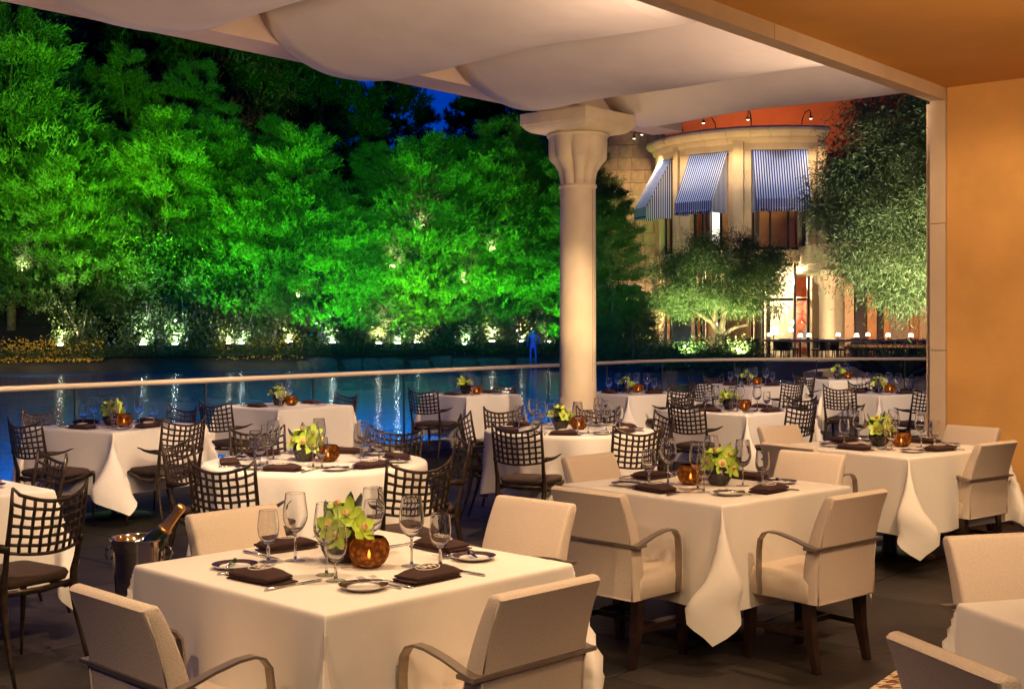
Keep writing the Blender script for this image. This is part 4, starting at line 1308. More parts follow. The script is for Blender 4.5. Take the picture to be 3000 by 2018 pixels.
# shore stones
def rock_mesh(seed):
    rnd = random.Random(seed); bm = bmesh.new(); bmesh.ops.create_icosphere(bm, subdivisions=2, radius=1)
    for v in bm.verts:
        k = 1 + .18 * sin(3 * v.co.x + seed) + rnd.uniform(-.06, .06)
        v.co = Vector((max(-.85, min(.85, v.co.x * k)) * 1.1, max(-.8, min(.8, v.co.y * k)), max(-.7, min(.62, v.co.z * k))))
    me = bpy.data.meshes.new('rock'); bm.to_mesh(me); bm.free(); me.materials.append(M['rock'])
    return me
ROCK = [rock_mesh(k) for k in range(4)]
px = 695
while px < 1215:
    Y = 58
    for _ in range(5): Y = shore_y(pxX(px, Y)) + .05
    s_ = random.uniform(.35, .95)
    o = obj('shore_stone', ROCK[random.randrange(4)]); o.location = (pxX(px, Y), Y, -.22 + random.uniform(-.06, .05)); o.scale = (s_, s_ * .6, random.uniform(.35, .5) * (1 if random.random() < .8 else 1.3)); o.rotation_euler = (0, 0, random.uniform(-.2, .2))
    tag(o, 'flat grey boulder in the stone edging of the far lake bank', 'boulder', 'boulders edging the far bank')
    px += s_ * 1.75 * 47

# floodlights standing in the planting
M['lampbody'] = mat('floodlight_body', (.03, .03, .03), .5)
M['lampglow'] = emit('floodlight_lens', (.92, 1, .95), 160)
M['lampglow2'] = emit('floodlight_lens_warm', (1, .86, .66), 110)
def make_flood(warm):
    t = thing('garden_floodlight', '', 'floodlight')
    MB().tube([(0, 0, -.15), (0, 0, .26)], .025, 8).build('stake', 'lampbody', t)
    MB().lathe([(.06, .26), (.10, .30), (.12, .38), (.115, .385)], 14, cap0=True).build('housing', 'lampbody', t, True)
    MB().lathe([(.115, .378), (.09, .40), (0, .412)], 14).build('lens', 'lampglow2' if warm else 'lampglow', t, True)
    return t
FW, FC = Proto(lambda: make_flood(True)), Proto(lambda: make_flood(False))
floods = [(137, 1.2, 1, 900), (325, 1.1, 0, 500), (398, 1.15, 0, 500), (522, 1.2, 1, 500), (549, 1.1, 0, 700), (658, 1.3, 1, 260), (757, 1.4, 0, 700), (862, 1.3, 1, 600), (905, 1.2, 0, 500), (950, 1.3, 1, 300), (1058, .9, 0, 800), (1120, 1.4, 1, 450), (1188, 1.5, 1, 700), (1248, 1.4, 1, 500)]
for px, d, warm, w in floods:
    Y = 58
    for _ in range(5): Y = shore_y(pxX(px, Y)) + d
    x = pxX(px, Y); z = gz(x, Y)
    (FW if warm else FC).put('small bright %s floodlight among the bushes on the far bank' % ('warm' if warm else 'cool white'), (x, Y, z), 0, '%s floodlights on the far bank' % ('warm' if warm else 'cool'), 1.25)
    spot((x, Y - .1, z + .62), (x + random.uniform(-.6, .6), Y + 1.6, z + 4), w * 1.9, (1, .82, .55) if warm else (.75, 1, .85), 110, .8, .06)
# green light for the trees, from spots added out of sight below the terrace
GREEN = (.09, 1.0, .012)
for x, y, px, Y, zt, w, sz in [
        (-9.9, 6.0, 110, 62, 12.0, 85000, 24), (-7.6, 8.4, 380, 64, 12.0, 60000, 20), (-4.9, 11.6, 660, 62, 8.6, 50000, 17), (-2.6, 14.5, 850, 62, 8.6, 42000, 16), (.2, 18.2, 1050, 62, 7.2, 36000, 16), (2.0, 20.6, 1370, 57, 4.5, 24000, 11)]:
    spot((x, y, -.15), (pxX(px, Y), Y, zt), w, (.20, 1, .02) if px < 200 else (.05, 1, .10) if px == 850 else GREEN, sz, .9, .15)
# spots added before the bank throw green into the crowns from alternating sides
for k, (px, w, lean, zt, c) in enumerate([(-40, 44000, 4, 9, 1), (90, 42000, -3, 10, 1), (215, 34000, 3, 9, 1), (350, 30000, -3, 9, 0), (480, 18000, 3, 9, 0), (600, 30000, 4, 8, 0), (730, 32000, -4, 8, 0), (860, 26000, 4, 8.5, 0), (960, 30000, -4, 8, 0), (1040, 26000, 3, 7.5, 1), (1150, 22000, -3, 7.5, 0), (1240, 10000, 3, 7, 0)]):
    Y = 55
    for _ in range(5): Y = shore_y(pxX(px, Y)) - 5.0
    x = pxX(px, Y)
    spot((x - lean, Y, -.3), (x + lean * .6, Y + 9, zt + 3.2), w * .46, (.26, 1, .02) if c else GREEN, 62, 1.0, .15)
# warm lamps high up in the hilltop wood
for px, Y, z in [(330, 80, 13), (480, 83, 17), (560, 76, 10)]:
    x = pxX(px, Y); spot((x, Y - 3, z - 2), (x, Y + 2, z + 2), 1500, (1, .7, .35), 80, .8, .1)

spot((pxX(60, 46), 46, 1.2), (pxX(100, 52), 52, .5), 2600, (1, .72, .35), 60, .9, .1)
spot((pxX(600, 50), 50, 1.0), (pxX(590, 56), 56, .5), 1500, (1, .85, .4), 50, .9, .1)
# blue-lit statue in the shallows
st = bpy.data.meshes.new('bather')
jt = [(0, 0, 1.0), (0, .01, 1.25), (0, .02, 1.48), (0, .02, 1.60), (0, .01, 1.74), (.10, 0, .95), (.13, -.03, .52), (.15, .02, .06), (-.10, 0, .95), (-.11, .02, .52), (-.10, .04, .06), (.19, .02, 1.47), (.30, .05, 1.22), (.20, -.05, 1.02), (-.19, .02, 1.47), (-.25, .03, 1.2), (-.24, -.06, .97), (.16, -.07, .02), (-.10, -.06, .02)]
ed = [(0, 1), (1, 2), (2, 3), (3, 4), (0, 5), (5, 6), (6, 7), (7, 17), (0, 8), (8, 9), (9, 10), (10, 18), (2, 11), (11, 12), (12, 13), (2, 14), (14, 15), (15, 16)]
st.from_pydata(jt, ed, []); st.materials.append(mat('statue_blue_light', (.07, .09, .34), .5))  # blue of the lighting is put into the stone colour
so = obj('statue', st); Ys = 60.4; so.location = (pxX(1213, Ys), Ys, -.42); so.scale = (1.05, 1.05, 1.05)
sm_ = so.modifiers.new('skin', 'SKIN')
for v, r in zip(st.skin_vertices[0].data, [.15, .125, .15, .055, .10, .095, .06, .042, .095, .06, .042, .06, .042, .032, .06, .042, .032, .035, .035]):
    v.radius = (r, r * .8)
st.skin_vertices[0].data[0].use_root = True
so.modifiers.new('smooth', 'SUBSURF').levels = 1; so.modifiers['smooth'].render_levels = 2
tag(so, 'blue-lit standing figure statue in the shallows beside the column', 'statue')
spot((so.location.x + .8, Ys - 5, -.2), (so.location.x, Ys, .7), 420, (.01, .06, 1), 22, .6, .05)

# ------------------------------------------------------------------ trees near the building: thin drooping leaves
def willow_mesh(seed, clumps, per, L, wd, spread, dirs=None):
    rng = np.random.default_rng(seed)
    c = np.repeat(np.array(clumps), per, 0)
    P = c[:, :3] + rng.normal(size=(len(c), 3)) * c[:, 3:4] * spread
    D = (P - c[:, :3]) * .6 / c[:, 3:4] + rng.normal(size=P.shape) * .5 + np.array([0, 0, -.35])
    v, f = leaf_cloud(P, rng.uniform(.7, 1.3, len(P)) * L, np.full(len(P), wd), rng, D)
    return np_mesh('crown', v, f, 'olive')
def clumps(seed, n, cx, cy, cz, rx, ry, rz, r0, r1, low=-1):
    rnd = random.Random(seed); out = []
    while len(out) < n:
        x, y, z = rnd.uniform(-1, 1), rnd.uniform(-1, 1), rnd.uniform(low, 1)
        d = math.sqrt(x * x + y * y + z * z)
        if d > 1 or d < .45: continue
        out.append((cx + x * rx, cy + y * ry, cz + z * rz, rnd.uniform(r0, r1)))
    return out
ot = thing('olive_tree', 'olive tree with forked trunk and round crown in front of the orange building', 'tree', (pxX(1640, 50), 50, 0))
cls = clumps(2, 110, 0, 0, 3.45, 2.85, 2.0, 1.65, .35, .62, -.75) + [(-2.1, 0, 2.3, .4), (2.2, 0, 2.2, .4), (-1.5, -.4, 2.2, .4), (1.2, -.5, 2.2, .35)]
obj('crown', willow_mesh(3, cls, 460, .17, .026, .55), ot)
mb = MB()
mb.tube([(.1, 0, -.15), (0, 0, .5), (-.05, 0, 1.0), (0, 0, 1.25)], [.24, .19, .18, .17], 10)
for pts, r in [([(0, 0, 1.2), (-.35, 0, 1.75), (-.9, .1, 2.1), (-1.7, .2, 2.5)], .12), ([(0, 0, 1.2), (.12, .05, 1.8), (.25, 0, 2.5), (-.1, 0, 3.3)], .14), ([(.05, 0, 1.15), (.5, -.1, 1.5), (1.05, -.1, 1.62), (1.15, -.1, 2.3)], .09), ([(-.3, 0, 1.7), (-.2, .1, 2.2), (.3, .1, 2.7)], .08)]:
    mb.tube(pts, [r, r * .85, r * .7, r * .4][:len(pts)], 8)
mb.build('trunk', 'bark', ot, True)
bt_ = thing('leafy_tree', 'large willow-leaved tree between the pilaster and the orange building', 'tree', (9.9, 26, -.1))
cls = clumps(7, 150, -1.5, 0, 4.3, 2.05, 1.7, 2.35, .3, .55) + [(-2.2, 0, 2.3, .35), (-1.6, 0, 2.2, .35), (-2.7, -.3, 2.8, .35), (-1.0, 0, 2.2, .35)]
obj('crown', willow_mesh(8, cls, 560, .125, .019, .58), bt_)
mb = MB(); mb.tube([(0, 0, -.1), (-.1, 0, .8), (-.2, 0, 1.5), (-.3, 0, 2.1)], [.2, .16, .14, .12], 10)
for pts in [[(-.25, 0, 1.75), (-.8, -.1, 1.85), (-1.3, -.1, 1.95), (-1.75, -.1, 2.45)], [(-.3, 0, 2.0), (-.7, -.2, 2.5), (-1.5, -.2, 2.75), (-2.2, 0, 3.2)], [(-.3, 0, 2.1), (-.7, 0, 3.2), (-1.4, 0, 4.2), (-1.8, 0, 5.2)]]:
    mb.tube(pts, [.09, .075, .06, .03], 8)
mb.build('trunk', 'bark', bt_, True)
spot((9.4, 23.4, 1.2), (8.3, 26, 3.6), 2100, (1, .85, .6), 100, .8, .06)
spot((7.6, 22.8, .4), (8.3, 26, 5.0), 3600, (1, .85, .62), 90, .8, .06)
spot((pxX(1690, 48.6), 48.4, .5), (pxX(1650, 50), 50, 3.0), 1800, (1, .92, .45), 120, .8, .06)
spot((pxX(1560, 48.6), 48.2, .5), (pxX(1590, 50), 50, 3.6), 2700, (.85, 1, .42), 120, .8, .06)
#SECTION building
# ------------------------------------------------------------------ the orange building across the water
M['redwall'] = mat('terracotta_plaster', (.44, .10, .025), .85, var=.12, vscale=.7)
M['baystone'] = mat('bay_limestone', (.60, .44, .25), .75, var=.08, vscale=1.5, bump=.1, bscale=8, bdist=.02)
M['tanblock'] = mat('tan_stone_block', (.36, .25, .14), .85, var=.25, vscale=2.2, bump=.5, bscale=5, bdist=.04)
M['tanbed'] = mat('tan_mortar', (.15, .10, .06), .9)
M['winframe'] = mat('dark_window_frame', (.012, .010, .009), .5)
M['pier'] = mat('ochre_pier', (.50, .25, .10), .8, var=.1, vscale=1.5)
M['winglass'] = thin_glass('window_glass', (.96, .96, .94), .05, .5, 3)
M['roomwall'] = mat('lit_room_wall', (.72, .62, .46), .8, var=.05, vscale=1)
M['curtain'] = mat('curtain', (.55, .47, .36), .85, var=.1, vscale=3)
M['shade'] = emit('lamp_shade_glow', (1, .80, .52), 4)
M['blindglow'] = emit('glowing_blind', (1, .93, .74), 2.6)  # blind glows by itself in place of room light behind it
M['patio'] = mat('patio_stone', (.12, .09, .07), .5, var=.2, vscale=1.5)
M['umbrella'] = mat('umbrella_canvas', (.45, .34, .25), .85)
M['darkwicker'] = mat('dark_wicker', (.02, .016, .014), .7)
def striped(name, axis):
    m, n, l, b = newmat(name)
    tc = n.new('ShaderNodeTexCoord'); sp = n.new('ShaderNodeSeparateXYZ'); l.new(tc.outputs['Object'], sp.inputs[0])
    a = n.new('ShaderNodeMath'); a.operation = 'MULTIPLY'; a.inputs[1].default_value = 9.2; l.new(sp.outputs[axis], a.inputs[0])
    f = n.new('ShaderNodeMath'); f.operation = 'FRACT'; l.new(a.outputs[0], f.inputs[0])
    g = n.new('ShaderNodeMath'); g.operation = 'LESS_THAN'; g.inputs[1].default_value = .56; l.new(f.outputs[0], g.inputs[0])
    x = n.new('ShaderNodeMix'); x.data_type = 'RGBA'; l.new(g.outputs[0], x.inputs[0])
    x.inputs[6].default_value = (.66, .68, .74, 1); x.inputs[7].default_value = (.020, .045, .22, 1)
    l.new(x.outputs[2], b.inputs['Base Color']); b.inputs['Roughness'].default_value = .85
    return m
M['stripex'] = striped('awning_stripe_front', 0); M['stripey'] = striped('awning_stripe_side', 1)
BC = (12.2, 60.3); BR = 5.3
def pol(deg, r, z): return Vector((BC[0] + r * cos(R(deg)), BC[1] + r * sin(R(deg)), z))
def arc(mb, a0, a1, r0, r1, z0, z1, n=None):
    n = n or max(2, int((a1 - a0) / 3))
    rings = []
    for i in range(n + 1):
        a = a0 + (a1 - a0) * i / n
        rings.append([pol(a, r0, z0), pol(a, r1, z0), pol(a, r1, z1), pol(a, r0, z1)])
    return mb.rings(rings)
bb = thing('orange_building', 'terracotta building with a rounded stone bay across the water', 'building', (0, 0, 0))
MB().box((19.5, 61.0, 8.5), (24.2, .4, 17)).build('terracotta_wall', 'redwall', bb)
# stone bay: piers in courses
courses = [-.05, .9, 1.8, 2.7, 3.5, 4.4]
upper = [4.9, 5.7, 6.6, 7.5, 8.4, 9.35]
for a0, a1, m in [(181, 190, 'baystone'), (206, 219, 'baystone'), (241, 252, 'baystone'), (279, 287, 'baystone')]:
    for z0, z1 in zip(upper[:-1], upper[1:]):
        arc(MB(), a0, a1, BR - .45, BR, z0 + .012, z1 - .012).build('pier_block', m, bb)
    arc(MB(), a0 - .05, a1 + .05, BR - .42, BR - .03, 4.9, 9.35).build('pier_core', 'baystone', bb)
for a0, a1, m in [(181, 190, 'baystone'), (206, 220, 'baystone'), (240, 251.5, 'pier'), (281, 287, 'baystone')]:
    for z0, z1 in zip(courses[:-1], courses[1:]):
        arc(MB(), a0, a1, BR - .45, BR, z0 + .01, z1 - .01).build('pier_block', m, bb)
    arc(MB(), a0 - .05, a1 + .05, BR - .42, BR - .03, -.05, 4.4).build('pier_core', m, bb)
arc(MB(), 181, 287, BR - .5, BR + .05, 4.4, 4.9, 30).build('string_course', 'baystone', bb)
arc(MB(), 181, 287, BR - .5, BR + .0, 9.35, 9.7, 30).build('frieze', 'baystone', bb)
# pilaster strip on the middle pier
arc(MB(), 243.5, 248.5, BR, BR + .14, 4.9, 9.9, 3).build('pilaster', 'baystone', bb)
arc(MB(), 208.5, 212, BR, BR + .14, 4.9, 9.9, 3).build('pilaster', 'baystone', bb)
# cornice of separate lengths, round-nosed
prof = [(-.3, 9.65), (.06, 9.65), (.12, 9.75), (.16, 9.86), (.16, 9.90), (.28, 9.93), (.40, 10.02), (.46, 10.14), (.44, 10.26), (.34, 10.34), (.30, 10.36), (-.3, 10.36)]
ja = [181, 193, 205, 217, 229, 241, 252, 261, 270, 278.5, 287.5]
for a0, a1 in zip(ja[:-1], ja[1:]):
    mb = MB(); n = 5
    mb.rings([[pol(a, BR + r, z) for r, z in prof] for a in np.linspace(a0 + .08, a1 - .08, n)]); mb.build('cornice_stone', 'baystone', bb)
arc(MB(), 181, 287, BR - .6, BR + .04, 9.7, 10.3, 30).build('cornice_core', 'baystone', bb)
arc(MB(), 283, 287.5, BR, BR + .18, 4.9, 9.66, 3).build('corner_jamb', 'baystone', bb)
# rooms behind the windows
arc(MB(), 181, 287, 2.7, 2.8, 0, 4.3, 20).build('room_wall', 'roomwall', bb)
arc(MB(), 181, 287, 2.7, 2.8, 4.9, 9.3, 20).build('room_wall', 'pier', bb)
MB().lathe([(0, 4.3), (5.0, 4.3), (5.0, 4.42), (0, 4.42)], 40, c=(BC[0], BC[1], 0)).build('room_ceiling', 'roomwall', bb)
def window(a0, a1, z0, z1, mull, trans):
    w = obj('window', None, bb)
    def fr(a, c, za, zb):
        arc(MB(), a, c, BR - .38, BR - .28, za, zb, 3).build('frame', 'winframe', w)
    da = 1.0
    edges = [a0] + mull + [a1]
    for k, a in enumerate(edges): fr(a - (da * .5 if 0 < k < len(edges) - 1 else (0 if k == 0 else da)), a + (da * .5 if 0 < k < len(edges) - 1 else (da if k == 0 else 0)), z0, z1)
    for a, c in zip(edges[:-1], edges[1:]):
        for z in [z0 + .06, z1 - .06] + trans: fr(a + da, c - da, z - .06, z + .06)
        lv = [z0 + .06] + trans + [z1 - .06]
        for za, zb in zip(lv[:-1], lv[1:]):
            arc(MB(), a + .5, c - .5, BR - .335, BR - .325, za + .05, zb - .05, 3).build('pane', 'winglass', w)
    return w
window(190, 206, 4.95, 9.3, [198], [])
window(219, 241, 4.95, 9.3, [225, 235.5], [])
window(252, 279, 4.95, 9.3, [261, 270], [])
window(190, 206, .1, 4.35, [198], [2.7])
window(220, 240, .1, 4.35, [224, 234.5], [2.55])
window(251.5, 281, .1, 4.35, [257.5, 273.5], [2.75])
# blinds, curtains, lamps and a painting seen through the glass
arc(MB(), 227.5, 233.5, BR - .75, BR - .72, 4.95, 7.9, 4).build('glowing_blind', 'blindglow', bb)
for a0, a1 in [(225.5, 227.5), (253, 255.5), (276, 278.5)]:
    mb = MB(); rr = []
    for i in range(13):
        a = a0 + (a1 - a0) * i / 12; rr.append([pol(a, BR - .6 + .05 * (i % 2), 4.95), pol(a, BR - .6 + .05 * (i % 2), 9.2)])
    mb.rings(rr, cap=False, closed=False); mb.build('curtain', 'curtain', bb)
for a0, a1 in [(221, 223.5), (236, 238.5), (252.5, 257), (259, 261.5)]:
    mb = MB(); rr = []
    for i in range(13):
        a = a0 + (a1 - a0) * i / 12; rr.append([pol(a, BR - .7 + .06 * (i % 2), .1), pol(a, BR - .7 + .06 * (i % 2), 4.2)])
    mb.rings(rr, cap=False, closed=False); mb.build('curtain', 'curtain', bb)
def art_mat():
    m, n, l, b = newmat('abstract_painting')
    tc = n.new('ShaderNodeTexCoord'); nz = n.new('ShaderNodeTexNoise'); nz.inputs['Scale'].default_value = 1.3; nz.inputs['Distortion'].default_value = 2.0
    l.new(tc.outputs['Object'], nz.inputs[0]); cr = n.new('ShaderNodeValToRGB'); l.new(nz.outputs[0], cr.inputs[0])
    e = cr.color_ramp.elements; e[0].position = .3; e[0].color = (.05, .06, .12, 1); e[1].position = .75; e[1].color = (.75, .55, .32, 1)
    for p, c in [(.42, (.45, .06, .03, 1)), (.52, (.60, .22, .10, 1)), (.6, (.25, .35, .45, 1))]:
        q = e.new(p); q.color = c
    l.new(cr.outputs[0], b.inputs['Base Color'])
    return m
M['art'] = art_mat()
pa = tag(MB().box((0, 0, 0), (1.05, .06, 2.3)).build('painting', 'art'), 'large abstract red painting on the lit room wall behind the glass', 'painting')
pa.location = (13.32, 56.9, 1.75); pa.rotation_euler = (0, 0, R(1))
for a, z in [(229, 1.35), (231.5, 1.35), (264, 1.2)]:
    lt = thing('table_lamp', 'lit drum-shade lamp inside the ground floor room of the bay', 'lamp', tuple(pol(a, 4.0, 0)), 0, 'lamps inside the bay room')
    MB().lathe([(.22, z), (.22, z + .38), (.20, z + .38), (.20, z)], 16).build('shade', 'shade', lt)
    MB().lathe([(.12, 0), (.12, .02), (.03, .05), (.03, z + .2)], 10, cap0=True).build('stand', 'winframe', lt)
for a, r, z, w in [(230, 4.2, 3.6, 420), (256, 4.2, 3.6, 380), (268, 4.2, 3.6, 480), (277, 4.3, 3.5, 260)]:
    point(tuple(pol(a, r, z)), w, (1, .82, .55), .1)
point(tuple(pol(231, 3.9, 8.2)), 60, (1, .85, .6), .1); point(tuple(pol(262, 3.6, 7.5)), 14, (1, .6, .3), .1)

# awnings
def awning(a0, a1, label):
    p0, p1 = pol(a0, BR + .05, 0), pol(a1, BR + .05, 0)
    mid = (p0 + p1) / 2; d = p1 - p0; L = d.length
    t = thing('window_awning', label, 'awning', (mid.x, mid.y, 0), math.atan2(d.y, d.x), 'striped awnings of the round bay')
    h = L / 2; zt, zf, zb, o = 9.3, 7.05, 6.55, -1.25
    MB().add([(-h, 0, zt), (h, 0, zt), (h, o, zf), (-h, o, zf), (-h, 0, zt + .02), (h, 0, zt + .02), (h, o, zf + .02), (-h, o, zf + .02)],
             [(3, 2, 1, 0), (4, 5, 6, 7), (0, 1, 5, 4), (2, 3, 7, 6)]).build('slope', 'stripex', t)
    # front valance, lower edge turned in waves
    mb = MB(); n = 26; rr = []
    for i in range(n + 1):
        x = -h + L * i / n; w = .035 * sin(i * pi)
        rr.append([(x, o - .01, zf + .01), (x, o - .012, zb + .12), (x, o - .03 - .035 * (i % 2), zb + .10), (x, o - .01, zb - .06 + .05 * (i % 2))])
    mb.rings(rr, cap=False, closed=False); mb.build('valance', 'stripex', t)
    for s in (-1, 1):
        mb = MB(); mb.add([(s * h, 0, zt), (s * h, o, zf), (s * h, o, zb), (s * h, 0, zb), (s * (h - .01), 0, zt), (s * (h - .01), o, zf), (s * (h - .01), o, zb), (s * (h - .01), 0, zb)], [(0, 1, 2, 3), (7, 6, 5, 4)]); mb.build('side', 'stripey', t)
    return t
awning(252.6, 278.2, 'blue and white striped awning over the widest bay window')
awning(219.6, 240.4, 'blue and white striped awning over the bright lit window')
awning(190.5, 205.5, 'blue and white striped awning on the bay side by the tan stone wall')
# gooseneck lamps above the cornice
for a in (186, 197, 214, 234, 252, 276):
    t = thing('gooseneck_lamp', 'small black gooseneck lamp on the round bay cornice', 'lamp', tuple(pol(a, BR + .1, 10.4)), R(a), 'gooseneck lamps above the bay')
    MB().tube([(-.15, 0, -.05), (-.1, 0, .25), (.35, 0, .5), (.8, 0, .52), (1.0, 0, .38), (1.02, 0, .22)], .022, 6).build('neck', 'winframe', t)
    MB().lathe([(.03, .22), (.07, .18), (.10, .10)], 10, c=(1.02, 0, 0)).build('shade', 'winframe', t)
    MB().lathe([(0, .06), (.06, .09), (.075, .12)], 10, c=(1.02, 0, 0)).build('bulb', 'shade', t)
for a in (199, 222, 236, 255, 275):
    spot(tuple(pol(a, BR + 1.9, 10.35)), tuple(pol(a, BR + .55, 8.0)), 190, (.88, .93, 1), 75, .7, .06)
for a in (186, 212, 246, 283):
    spot(tuple(pol(a, BR + 1.5, 10.2)), tuple(pol(a, BR, 7.5)), 280, (1, .70, .34), 70, .8, .1)
    spot(tuple(pol(a, BR + 2.6, 6.6)), tuple(pol(a, BR + .1, 10.0)), 260, (1, .70, .34), 75, .8, .1)
for a in (228, 265):
    spot(tuple(pol(a, BR + 2.8, 7.2)), tuple(pol(a, BR + .1, 10.1)), 250, (1, .70, .34), 80, .8, .1)
spot((12, 56, 10.8), (12.0, 61, 12.6), 1000, (1, .58, .28), 140, .8, .2)
spot((17, 55, 1.0), (16.5, 60.8, 2.0), 900, (1, .5, .3), 120, .8, .2)
spot((13.5, 50.5, 1.4), (13.5, 53.5, 2.4), 420, (1, .72, .42), 120, .8, .1)
spot((13.2, 49.5, 2.2), (15.0, 51.0, 4.6), 360, (1, .70, .42), 120, .8, .1)

# tan stone wall beside the bay, block by block
ts = thing('stone_block_wall', 'tall tan stone block wall beside the round bay', 'wall', (0, 0, 0))
MB().box((5.75, 62.3, 6.5), (4.6, .4, 14)).build('mortar_bed', 'tanbed', ts)
random.seed(21)
bmesh_ = {}
zc = 0
while zc < 13.2:
    hh = .62; x = 3.5 + random.uniform(0, .5)
    while x < 8.0:
        wd = random.choice((.7, .95, 1.25)); wd = min(wd, 8.05 - x)
        if wd < .3: break
        if wd not in bmesh_:
            e = .012; b2 = MB(); q = [[(-wd / 2 + e + g, -.03 * (1 - 1), 0)] for g in (0,)]
            b2.rings([[(-wd / 2 + e, 0, e), (wd / 2 - e, 0, e), (wd / 2 - e, 0, hh - e), (-wd / 2 + e, 0, hh - e)], [(-wd / 2 + e, -.05, e), (wd / 2 - e, -.05, e), (wd / 2 - e, -.05, hh - e), (-wd / 2 + e, -.05, hh - e)]])
            bmesh_[wd] = b2.mesh('stone_block', 'tanblock')
        o = obj('stone_block', bmesh_[wd], ts); o.location = (x + wd / 2, 62.1 - random.uniform(0, .035), zc); x += wd
    zc += hh
spot((6.9, 58.6, 9.6), (5.4, 62.1, 7.0), 650, (1, .70, .38), 100, .9, .1)
spot((6.4, 58.2, 1.0), (5.6, 62, 4.5), 1500, (1, .68, .36), 95, .8, .1)
spot((pxX(1470, 58), 60.8, 2.5), (6.4, 62.1, 3.8), 260, (1, .75, .45), 100, .7, .05)

# balcony, its columns and umbrella
bl = thing('balcony', 'stone balcony with glass balustrade beside the round bay', 'balcony', (0, 0, 0))
def slab(pts, z0, z1, name, m, parent):
    n = len(pts); mb = MB()
    mb.add([(x, y, z0) for x, y in pts] + [(x, y, z1) for x, y in pts], [tuple(reversed(range(n))), tuple(range(n, 2 * n))] + [(i, (i + 1) % n, n + (i + 1) % n, n + i) for i in range(n)])
    return mb.build(name, m, parent)
bp_ = [(12.9, 54.6), (13.6, 52.6), (17.6, 47.6), (24, 45.5), (24, 60.7), (13.2, 60.7)]
slab(bp_, 3.95, 4.25, 'slab', 'baystone', bl)
slab([(12.6, 54.5), (13.4, 52.2), (17.45, 47.3), (24.2, 45.2), (24.2, 60.75), (12.9, 60.75)], 4.25, 5.05, 'fascia', 'baystone', bl)
gl = [(12.7, 54.5), (13.5, 52.35), (17.5, 47.45), (24.1, 45.35)]
for i in range(3):
    a, c = Vector((*gl[i], 0)), Vector((*gl[i + 1], 0)); d = c - a; ang = math.atan2(d.y, d.x)
    MB().box((a + c) / 2 + Vector((0, 0, 5.55)), (d.length - .04, .02, 1.0), Matrix.Rotation(ang, 3, 'Z')).build('glass_pane', 'winglass', bl)
    MB().tube([a + Vector((0, 0, 6.08)), c + Vector((0, 0, 6.08))], .035, 8).build('handrail', 'rail', bl)
for lab, x, y in [('thick stone column under the balcony beside the lit windows', 13.45, 53.4), ('second balcony column close to the terracotta wall', 14.35, 55.4)]:
    t = thing('balcony_column', lab, 'column', (x, y, 0), .3, None)
    t.scale = (1.75, 1.75, 1.02)
    column('', '', None, 1, t, h0=0.0, ztop=3.87)
um = thing('patio_umbrella', 'closed-in brown canvas umbrella standing on the balcony', 'umbrella', (14.6, 51.8, 5.05))
mb = MB(); n = 8
rr = [[(r * cos(2 * pi * k / n), r * sin(2 * pi * k / n), z) for k in range(n)] for r, z in [(1.75, 2.15), (1.70, 2.22), (1.0, 2.62), (.55, 3.1), (.2, 3.9), (.03, 4.1)]]
mb.rings(rr); mb.build('canopy', 'umbrella', um)
MB().tube([(0, 0, 0), (0, 0, 4.1)], .03, 8).build('pole', 'espresso', um)
# doorway of stone, timber and glass in the terracotta wall
dr = thing('garden_door', 'glazed door with pale stone surround in the terracotta wall', 'door', (17.6, 60.7, 0))
for x, w, m in [(-1.3, .45, 'baystone'), (-.75, .5, 'winframe'), (-.2, .45, 'pier'), (.2, .28, 'winframe'), (.5, .25, 'pier'), (1.85, .4, 'pier'), (2.6, 1.0, 'baystone')]:
    MB().box((x, -.1, 1.9), (w, .25, 3.8)).build('jamb', m, dr)
MB().box((1.15, -.05, 1.9), (1.0, .03, 3.7)).build('pane', 'winglass', dr)
MB().box((1.15, 0, 1.9), (1.0, .04, 3.75)).build('blind', 'curtain', dr)

# lower and far patios with their railings
pt_ = MB(); slabp = [(6.6, 24.2), (30, 23.5), (30, 41), (11.5, 41), (8.4, 37.2), (6.8, 32)]
n = len(slabp); pt_.add([(x, y, -.12) for x, y in slabp] + [(x, y, -1) for x, y in slabp], [tuple(reversed(range(n)))] + [(i, (i + 1) % n, n + (i + 1) % n, n + i) for i in range(n)])
struct(pt_.build('lower_patio', 'patio'))
slabp = [(9.0, 49.0), (9.6, 47.4), (30, 47), (30, 61), (9, 61)]
pt_ = MB(); n = len(slabp); pt_.add([(x, y, .24) for x, y in slabp] + [(x, y, -1) for x, y in slabp], [tuple(reversed(range(n)))] + [(i, (i + 1) % n, n + (i + 1) % n, n + i) for i in range(n)])
struct(pt_.build('far_patio', 'patio'))
def rail_run(label, pts, z0, z1, mrail):
    t = thing('patio_railing', label, 'railing', (0, 0, 0))
    P = [Vector((*p, 0)) for p in pts]
    for a, c in zip(P[:-1], P[1:]):
        d = c - a; ang = math.atan2(d.y, d.x)
        MB().box((a + c) / 2 + Vector((0, 0, (z0 + z1) / 2)), (d.length, .02, z1 - z0), Matrix.Rotation(ang, 3, 'Z')).build('glass_pane', 'railglass', t)
    MB().tube([p + Vector((0, 0, z1)) for p in P], .045, 8).build('handrail', mrail, t, True)
rail_run('straight glass railing of the lamp-lit patio below the columns', [(9.95, 49.6), (10.2, 48.0), (13.5, 48), (17, 48), (20.5, 48)], .24, 1.02, 'baystone')
M['orangerail'] = mat('orange_wood_rail', (.55, .28, .10), .45)
rail_run('curving glass railing with orange handrail on the lower patio', [(16, 34.3), (13, 34.6), (11.3, 35.0), (10.2, 35.7), (9.75, 36.4), (10.0, 37.0), (11.0, 37.5), (13, 37.8), (16, 38)], -.12, 1.0, 'orangerail')
random.seed(31)
